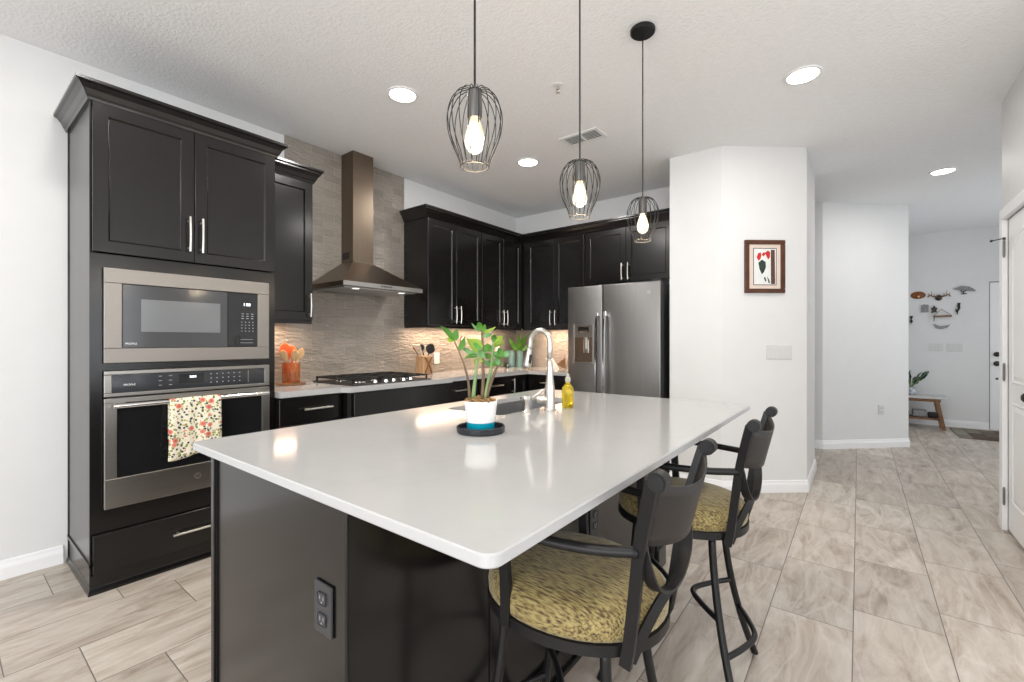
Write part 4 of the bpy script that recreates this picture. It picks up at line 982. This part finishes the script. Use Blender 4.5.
# ------------------------------------------------------------------ pantry wall: picture, switches
A = Vector((-.89, 3.955)); B_ = Vector((-.34, 4.41)); uu = (B_-A).normalized(); FP = Fr(A, uu, (uu.y, -uu.x))
t = thing('framed_picture', 'brown framed red-headed bird style print on the white angled wall', 'picture', tuple(FP.p(.353, 1.63, 0)))
b = NB()
u0, u1, z0_, z1_ = .187, .520, 1.632, 2.064; fw_ = .035
for a in ((u0, u1, z0_, z0_+fw_), (u0, u1, z1_-fw_, z1_), (u0, u0+fw_, z0_+fw_, z1_-fw_), (u1-fw_, u1, z0_+fw_, z1_-fw_)): FP.bx(b, *a, .001, .024, .004)
obj('frame', b, 'brownframe', t); t['label'] = 'brown framed red, green and white print on the angled white wall'
obj('mat_board', FP.bx(NB(), u0+.03, u1-.03, z0_+.03, z1_-.03, .002, .012), 'mat_board', t)
pr_ = obj('print', FP.bx(NB(), .262, .447, 1.70, 1.995, .012, .0135), 'paper', t)
b = NB()
for a in ((.258, .451, 1.696, 1.701), (.258, .451, 1.994, 1.999), (.258, .262, 1.70, 1.995), (.447, .451, 1.70, 1.995)): FP.bx(b, *a, .012, .0145)
obj('inner_border', b, 'castiron', t)
def blob(pts, n0, n1, m_):
    b = NB(); a = [b.verts.new(FP.p(u, z, n0)) for u, z in pts]; c = [b.verts.new(FP.p(u, z, n1)) for u, z in pts]
    b.faces.new(a); b.faces.new(c)
    for i in range(len(pts)): b.faces.new((a[i], a[(i+1) % len(pts)], c[(i+1) % len(pts)], c[i]))
    return obj('painted_shape', b, m_, pr_)
blob([(.405, 1.705), (.440, 1.705), (.436, 1.985), (.403, 1.985)], .0135, .0142, 'inkbrown')
blob([(.285, 1.925), (.298, 1.955), (.318, 1.965), (.325, 1.94), (.318, 1.91), (.300, 1.895)], .0135, .0142, 'red')
blob([(.355, 1.96), (.380, 1.980), (.398, 1.965), (.396, 1.925), (.382, 1.905), (.368, 1.93)], .0135, .0142, 'red')
blob([(.325, 1.945), (.345, 1.965), (.36, 1.955), (.345, 1.93)], .0135, .0142, 'red')
blob([(.300, 1.88), (.330, 1.905), (.360, 1.885), (.362, 1.84), (.345, 1.80), (.328, 1.785), (.308, 1.83)], .0135, .0142, 'dgreen')
blob([(.345, 1.755), (.356, 1.765), (.366, 1.735), (.36, 1.72)], .0135, .0142, 'dgreen')
blob([(.372, 1.77), (.392, 1.735), (.396, 1.71), (.384, 1.715)], .0135, .0142, 'dgreen')
outlet('switch_plate', 'wide white four-gang switch plate below the framed picture', FP, .480, 1.150, 'plate', gangs=4, rocker=True, w_=.076, cat='switch')
FPs = Fr((-.34, 0), (0, 1), (1, 0))
outlet('light_switch', 'small white switch on the narrow side of the pantry wall', FPs, 4.62, 1.52, 'plate', w_=.07, h_=.115, rocker=True, cat='switch')
A2 = Vector((-.33, 6.27)); B2 = Vector((.46, 7.02)); u2 = (B2-A2).normalized(); FH = Fr(A2, u2, (u2.y, -u2.x))
outlet('power_outlet', 'white outlet low on the angled hall wall', FH, .735, .44, 'plate')

# ------------------------------------------------------------------ entry
outlet('switch_plate', 'left white triple switch plate on the far entry wall', FW_, .893, 1.150, 'plate', gangs=3, rocker=True, cat='switch')
outlet('switch_plate', 'right white triple switch plate on the far entry wall nearer the front door', FW_, 1.093, 1.147, 'plate', gangs=3, rocker=True, cat='switch')
t = thing('entry_bench', 'wooden bench with white top and slanting legs against the entry wall', 'bench', (.62, 8.72, 0))
obj('seat', BX(.475, .985, 8.55, 8.88, .428, .461, bev=.005), mat('pale_bench_top', (.55, .54, .53), .4, var=.05), t)
for s in (-1, 1):
    for e_ in (-1, 1):
        y = 8.715+e_*.125; xa = .905 if s > 0 else .50
        tube_ = tube(NB(), [(xa+(.03 if s > 0 else 0), y, .0), (xa-(.045 if s > 0 else -.02), y, .425)], 1, sec=(.035, .04)); obj('leg', tube_, 'midwood', t)
obj('apron', BX(.50, .90, 8.58, 8.60, .385, .425), 'midwood', t)
obj('shelf', BX(.478, .920, 8.59, 8.85, .13, .155), 'midwood', t)
for x, w_, h_, lb, m_ in ((.53, .09, .085, 'dark folded bag at the left of the bench shelf', 'dkcloth'), (.69, .16, .10, 'grey patterned basket in the middle of the bench shelf', 'gplaque'), (.83, .10, .07, 'dark shoe-like bundle at the right of the bench shelf', 'dkcloth')):
    b = BX(x-w_/2, x+w_/2, 8.64, 8.80, .1555, .155+h_, bev=.02, seg=3); tag(obj('storage_bundle', b, m_, smooth=50, loc=(x, 8.72, .1555)), lb, 'storage')
t = thing('bench_plant', 'small plant with dark and pale leaves in a glass vase on the entry bench', 'plant', (.60, 8.74, .462))
b = NB(); lathe(b, [(.001, 0), (.055, 0), (.065, .03), (.06, .09), (.045, .11), (.040, .11), (.055, .085), (.058, .03), (.001, .01)], (.60, 8.74, .462), 24); obj('vase', b, mat('mottled_grey_glass', (.45, .47, .52), .2, var=.6, vscale=40), t, smooth='all')
for k in range(26):
    a = random.uniform(0, 2*PI); hh = random.uniform(.07, .22); sx = random.uniform(-.09, .14); bs = Vector((.60, 8.74, .56)); tp = bs+Vector((sx, random.uniform(-.06, .06), hh))
    s_ = obj('stem', tube(NB(), [bs, bs.lerp(tp, .6), tp], .003, 6), 'stem', t)
    obj('leaf', leaf_bm(bs.lerp(tp, .75), tp+Vector((sx*.4, .01, .05)), .050, .01, a), mat('dusty_leaf', (.12, .18, .12), .6, var=.4) if k % 2 else 'dgreen', s_, smooth='all')
o = obj('entry_rug', BX(1.02, 1.62, 8.05, 8.90, .0005, .010, bev=.002), 'rug', loc=(1.3, 8.5, 0)); tag(o, 'dark patchwork rug on the floor before the front door', 'rug')

# wall decorations over the bench
def flat(pts, n0=.003, n1=.022, F=FW_):
    b = NB(); a = [b.verts.new(F.p(u, z, n0)) for u, z in pts]; c = [b.verts.new(F.p(u, z, n1)) for u, z in pts]
    b.faces.new(a); b.faces.new(c)
    for i in range(len(pts)): b.faces.new((a[i], a[(i+1) % len(pts)], c[(i+1) % len(pts)], c[i]))
    return b
def ell(u, z, a, h, n=24): return [(u+a*math.cos(2*PI*k/n), z+h*math.sin(2*PI*k/n)) for k in range(n)]
def wt(P, r, m_, parent, name='rod', n=.02): return obj(name, tube(NB(), [FW_.p(u, z, n) for u, z in P], r, 6), m_, parent)
t = thing('oval_plaque', 'brown carved wooden oval plaque at upper left of the entry wall group', 'wall decoration', (.70, YE, 1.86))
b = NB(); q = [0, 1]; lathe(b, [(.001, .030), (.05, .026), (.075, .012), (.085, .0)], n=28); b.transform(Matrix.Translation((.700, YE-.002, 1.925)) @ Matrix.Rotation(PI/2, 4, 'X') @ Matrix.Diagonal((1, .66, 1, 1))); obj('plaque', b, 'oval', t, smooth='all')
b = NB(); lathe(b, [(.001, .040), (.014, .034), (.016, .02)], n=12); b.transform(Matrix.Translation((.705, YE-.002, 1.902)) @ Matrix.Rotation(PI/2, 4, 'X')); obj('boss', b, 'wood', t)
t = thing('antler_mount', 'pair of dark antlers mounted on the entry wall', 'wall decoration', (.93, YE, 1.84))
b = NB(); lathe(b, [(.001, .04), (.022, .034), (.036, .018), (.040, 0)], n=20); b.transform(Matrix.Translation((.925, YE-.002, 1.875)) @ Matrix.Rotation(PI/2, 4, 'X') @ Matrix.Diagonal((1, 1.1, 1, 1))); obj('mount', b, 'bronze', t, smooth='all')
for s in (-1, 1):
    b = NB(); c = .925
    tube(b, smoothpts([FW_.p(c+s*.02, 1.89, .03), FW_.p(c+s*.06, 1.895, .05), FW_.p(c+s*.10, 1.91, .05), FW_.p(c+s*.122, 1.885, .04)], 4), [.009]*9+[.008]*4, 8)
    for (a0, z0q, a1, z1q) in ((.055, 1.895, .052, 1.94), (.08, 1.90, .082, 1.975), (.10, 1.908, .118, 1.945)): tube(b, [FW_.p(c+s*a0, z0q, .05), FW_.p(c+s*a1, z1q, .04)], [.006, .002], 6)
    obj('antler', b, 'midwood', t, smooth='all')
t = thing('tree_sculpture', 'grey flat-topped metal tree sculpture at upper right of the entry wall group', 'wall decoration', (1.19, YE, 1.9))
obj('canopy', flat([(1.08, 1.985), (1.11, 2.01), (1.17, 2.03), (1.24, 2.015), (1.29, 1.975), (1.31, 1.945), (1.25, 1.950), (1.20, 1.965), (1.14, 1.975)]), 'gplaque', t)
b = NB()
for P in ([(1.185, 1.915), (1.182, 1.94), (1.15, 1.965)], [(1.182, 1.94), (1.21, 1.965)], [(1.155, 1.917), (1.215, 1.915)]): tube(b, [FW_.p(u, z, .02) for u, z in P], .007, 6)
obj('trunk', b, 'iron', t)
t = thing('metal_plaque', 'grey rectangular textured plaque below the wooden oval', 'wall decoration', (.77, YE, 1.65))
obj('plaque', flat([(.735, 1.665), (.815, 1.665), (.815, 1.775), (.765, 1.785), (.735, 1.775)]), 'gplaque', t)
t = thing('leaf_hook', 'dark leaf-shaped ornament right of the grey plaque', 'wall decoration', (.86, YE, 1.65))
obj('leaf', flat([(.845, 1.65), (.875, 1.66), (.905, 1.66), (.90, 1.70), (.915, 1.72), (.89, 1.735), (.875, 1.765), (.86, 1.735), (.838, 1.72), (.85, 1.70)]), 'bronze', t)
t = thing('hanging_shelf', 'small wall shelf hung from a triangle of cord', 'wall decoration', (.96, YE, 1.57))
obj('board', FW_.bx(NB(), .865, 1.06, 1.590, 1.612, .002, .06), 'midwood', t)
wt([(.868, 1.612), (.955, 1.705), (1.055, 1.612)], .0035, 'iron', t, 'cord', .03)
wt([(.875, 1.59), (.872, 1.53)], .005, 'iron', t, 'hook', .03)
t = thing('rooster_ornament', 'dark rooster silhouette below the tree sculpture', 'wall decoration', (1.145, YE, 1.6))
obj('body', flat([(1.10, 1.705), (1.115, 1.69), (1.125, 1.70), (1.12, 1.74), (1.125, 1.79), (1.155, 1.785), (1.148, 1.755), (1.15, 1.71), (1.135, 1.675), (1.120, 1.665), (1.12, 1.64), (1.105, 1.66)]), 'iron', t)
wt([(1.125, 1.67), (1.118, 1.62)], .005, 'iron', t, 'leg')
t = thing('scroll_hook', 'small dark double-ended hook lowest at the left of the entry wall group', 'wall decoration', (.625, YE, 1.5))
obj('hook', flat([(.605, 1.615), (.645, 1.615), (.635, 1.585), (.628, 1.56), (.645, 1.535), (.63, 1.52), (.625, 1.49), (.618, 1.52), (.603, 1.535), (.62, 1.56), (.612, 1.585)]), 'iron', t)
t = thing('driftwood_crescent', 'pale grey crescent ornament lowest on the entry wall', 'wall decoration', (.96, YE, 1.43))
obj('crescent', flat([(.87, 1.495), (.93, 1.46), (1.0, 1.46), (1.05, 1.48), (1.01, 1.43), (.95, 1.415), (.90, 1.43)]), 'gplaque', t)

# ------------------------------------------------------------------ bar stools (built about their own centre; front faces -x)
def make_stool(label, loc, rz):
    t = thing('bar_stool', label, 'bar stool', loc, rz, 'iron bar stools along the island')
    P = lambda name, b, m_, sm='all', par=None: obj(name, b, m_, par or t, smooth=sm, local=True)
    def outl(ax_, ay_, n=40, ex=2.2, z=0, back=.94):
        pts = []
        for k in range(n):
            a = 2*PI*k/n; c, s = math.cos(a), math.sin(a)
            x = ax_*math.copysign(abs(c)**(2/ex), c); y = ay_*math.copysign(abs(s)**(2/ex), s)
            if x > 0: y *= 1-.06*(x/ax_)
            pts.append((x, y, z))
        return pts
    # cushion
    b = NB(); rg = []
    for k_, z in ((.955, .596), (.995, .604), (1.0, .622), (.99, .640), (.955, .655), (.88, .667), (.70, .677), (.4, .682), (.12, .684)):
        rg.append([b.verts.new(p) for p in outl(.230*k_, .200*k_, z=z)])
    for a, c in zip(rg, rg[1:]):
        n = len(a)
        for i in range(n): b.faces.new((a[i], a[(i+1) % n], c[(i+1) % n], c[i]))
    b.faces.new(rg[0]); b.faces.new(rg[-1]); P('seat', b, 'fabric')
    b = NB(); rg = []
    for k_, z in ((.97, .573), (1.01, .573), (1.012, .598), (.97, .598)): rg.append([b.verts.new(p) for p in outl(.230*k_, .200*k_, z=z)])
    for q in range(4):
        a, c = rg[q], rg[(q+1) % 4]; n = len(a)
        for i in range(n): b.faces.new((a[i], a[(i+1) % n], c[(i+1) % n], c[i]))
    P('seat_frame', b, 'iron', 40)
    b = NB(); cyl(b, (0, 0, .575), .11, .012, n=28); cyl(b, (0, 0, .553), .075, .034, n=28); box(b, -.205, .205, -.02, .02, .568, .578); box(b, -.02, .02, -.185, .185, .568, .578); P('swivel', b, 'iron', 40)
    # back posts
    for s in (-1, 1):
        b = NB(); pts = smoothpts([(.194, s*.132, .560), (.205, s*.134, .62), (.218, s*.140, .72), (.232, s*.150, .82), (.252, s*.165, .91), (.268, s*.176, .972)], 4)
        tube(b, pts, 1, sec=(.013, .025)); post = P('back_post', b, 'iron', 30)
        b = NB(); cyl(b, (.280, s*.176, .975), .019, .036, 'Y', 20, bev=.003); P('scroll', b, 'iron', 40, post)
    # curved back sheet
    b = NB(); K = 16; rows = 5; g = []
    for j in range(rows+1):
        row = []
        for i in range(K+1):
            q = -1+2*i/K; v = j/rows; w_ = .146+.030*v; bow = .045*(1-q*q)
            zt = .968-.030*(1-q*q); zb = .812+.018*q*q
            z = zb+(zt-zb)*v; xp = .228+(z-.79)*.235
            row.append(b.verts.new((xp+bow, q*w_, z)))
        g.append(row)
    for j in range(rows):
        for i in range(K): b.faces.new((g[j][i], g[j][i+1], g[j+1][i+1], g[j+1][i]))
    o = P('back_sheet', b, 'backiron'); so = o.modifiers.new('thickness', 'SOLIDIFY'); so.thickness = .004; so.offset = 0
    # loop and strap ornament under the sheet
    b = NB(); tube(b, smoothpts([(.232, -.142, .825), (.240, -.134, .780), (.246, -.110, .735), (.249, -.060, .705), (.250, 0, .695), (.249, .060, .705), (.246, .110, .735), (.240, .134, .780), (.232, .142, .825)], 5), 1, sec=(.006, .026)); P('loop_strap', b, 'iron', 30)
    b = NB(); tube(b, smoothpts([(.200, -.120, .565), (.216, -.095, .615), (.236, -.050, .670), (.245, 0, .689), (.236, .050, .670), (.216, .095, .615), (.200, .120, .565)], 5), 1, sec=(.006, .026)); P('cross_strap', b, 'iron', 30)
    # arms
    for s in (-1, 1):
        b = NB(); tube(b, smoothpts([(.228, s*.150, .815), (.14, s*.190, .812), (.02, s*.215, .812), (-.05, s*.205, .812), (-.082, s*.192, .800)], 5), .0115, 10); arm = P('arm', b, 'iron')
        b = NB(); tube(b, smoothpts([(-.082, s*.192, .806), (-.084, s*.190, .76), (-.078, s*.190, .66), (-.074, s*.194, .575)], 4), 1, sec=(.014, .026)); P('arm_support', b, 'iron', 30, arm)
    # legs and foot rings (the base is swivelled a little against the seat)
    rot = Matrix.Rotation(math.radians(5), 4, 'Z'); ang = [PI/4+k*PI/2 for k in range(4)]
    def leg_r(z): q = 1-z/.56; return .185+.035*q+.11*q*q
    for a in ang:
        b = NB(); tube(b, smoothpts([(leg_r(z)*math.cos(a), leg_r(z)*math.sin(a), z) for z in (.568, .48, .38, .28, .18, .09, .0)], 3), .0125, 10); b.transform(rot); lg = P('leg', b, 'iron')
    for a in (ang[1], ang[3]):
        a2 = a+PI/2; m_ = a+PI/4; r1 = leg_r(.20)
        for (z, bulge, nm) in ((.20, r1*.99, 'foot_rest'), (.305, .045, 'inner_brace')):
            r = leg_r(z); b = NB()
            mid = r*math.cos(PI/4)
            k1 = [(r*math.cos(a), r*math.sin(a), z)]
            for fr_, sw in ((.25, .62), (.5, 1), (.75, .62)):
                base = Vector((math.cos(a), math.sin(a), 0)).lerp(Vector((math.cos(a2), math.sin(a2), 0)), fr_)*r
                d_ = Vector((math.cos(m_), math.sin(m_), 0)); c0 = base.dot(d_)
                base += d_*((bulge-mid)*sw); k1.append((base.x, base.y, z))
            k1.append((r*math.cos(a2), r*math.sin(a2), z))
            tube(b, smoothpts(k1, 5), .0095, 8); b.transform(rot); P(nm, b, 'iron')
    return t
s1 = make_stool('nearest iron bar stool with flecked olive seat and scrolled dark metal back', (-.580, 1.020, 0), 0)
def copy_tree(o, parent=None):
    c = o.copy(); COL.objects.link(c)
    if parent is not None: c.parent = parent
    for ch in list(o.children): copy_tree(ch, c)
    return c
s2 = copy_tree(s1); s2.location = (-.540, 1.755, 0); s2['label'] = 'further iron bar stool with olive seat, nearer the white pantry wall'
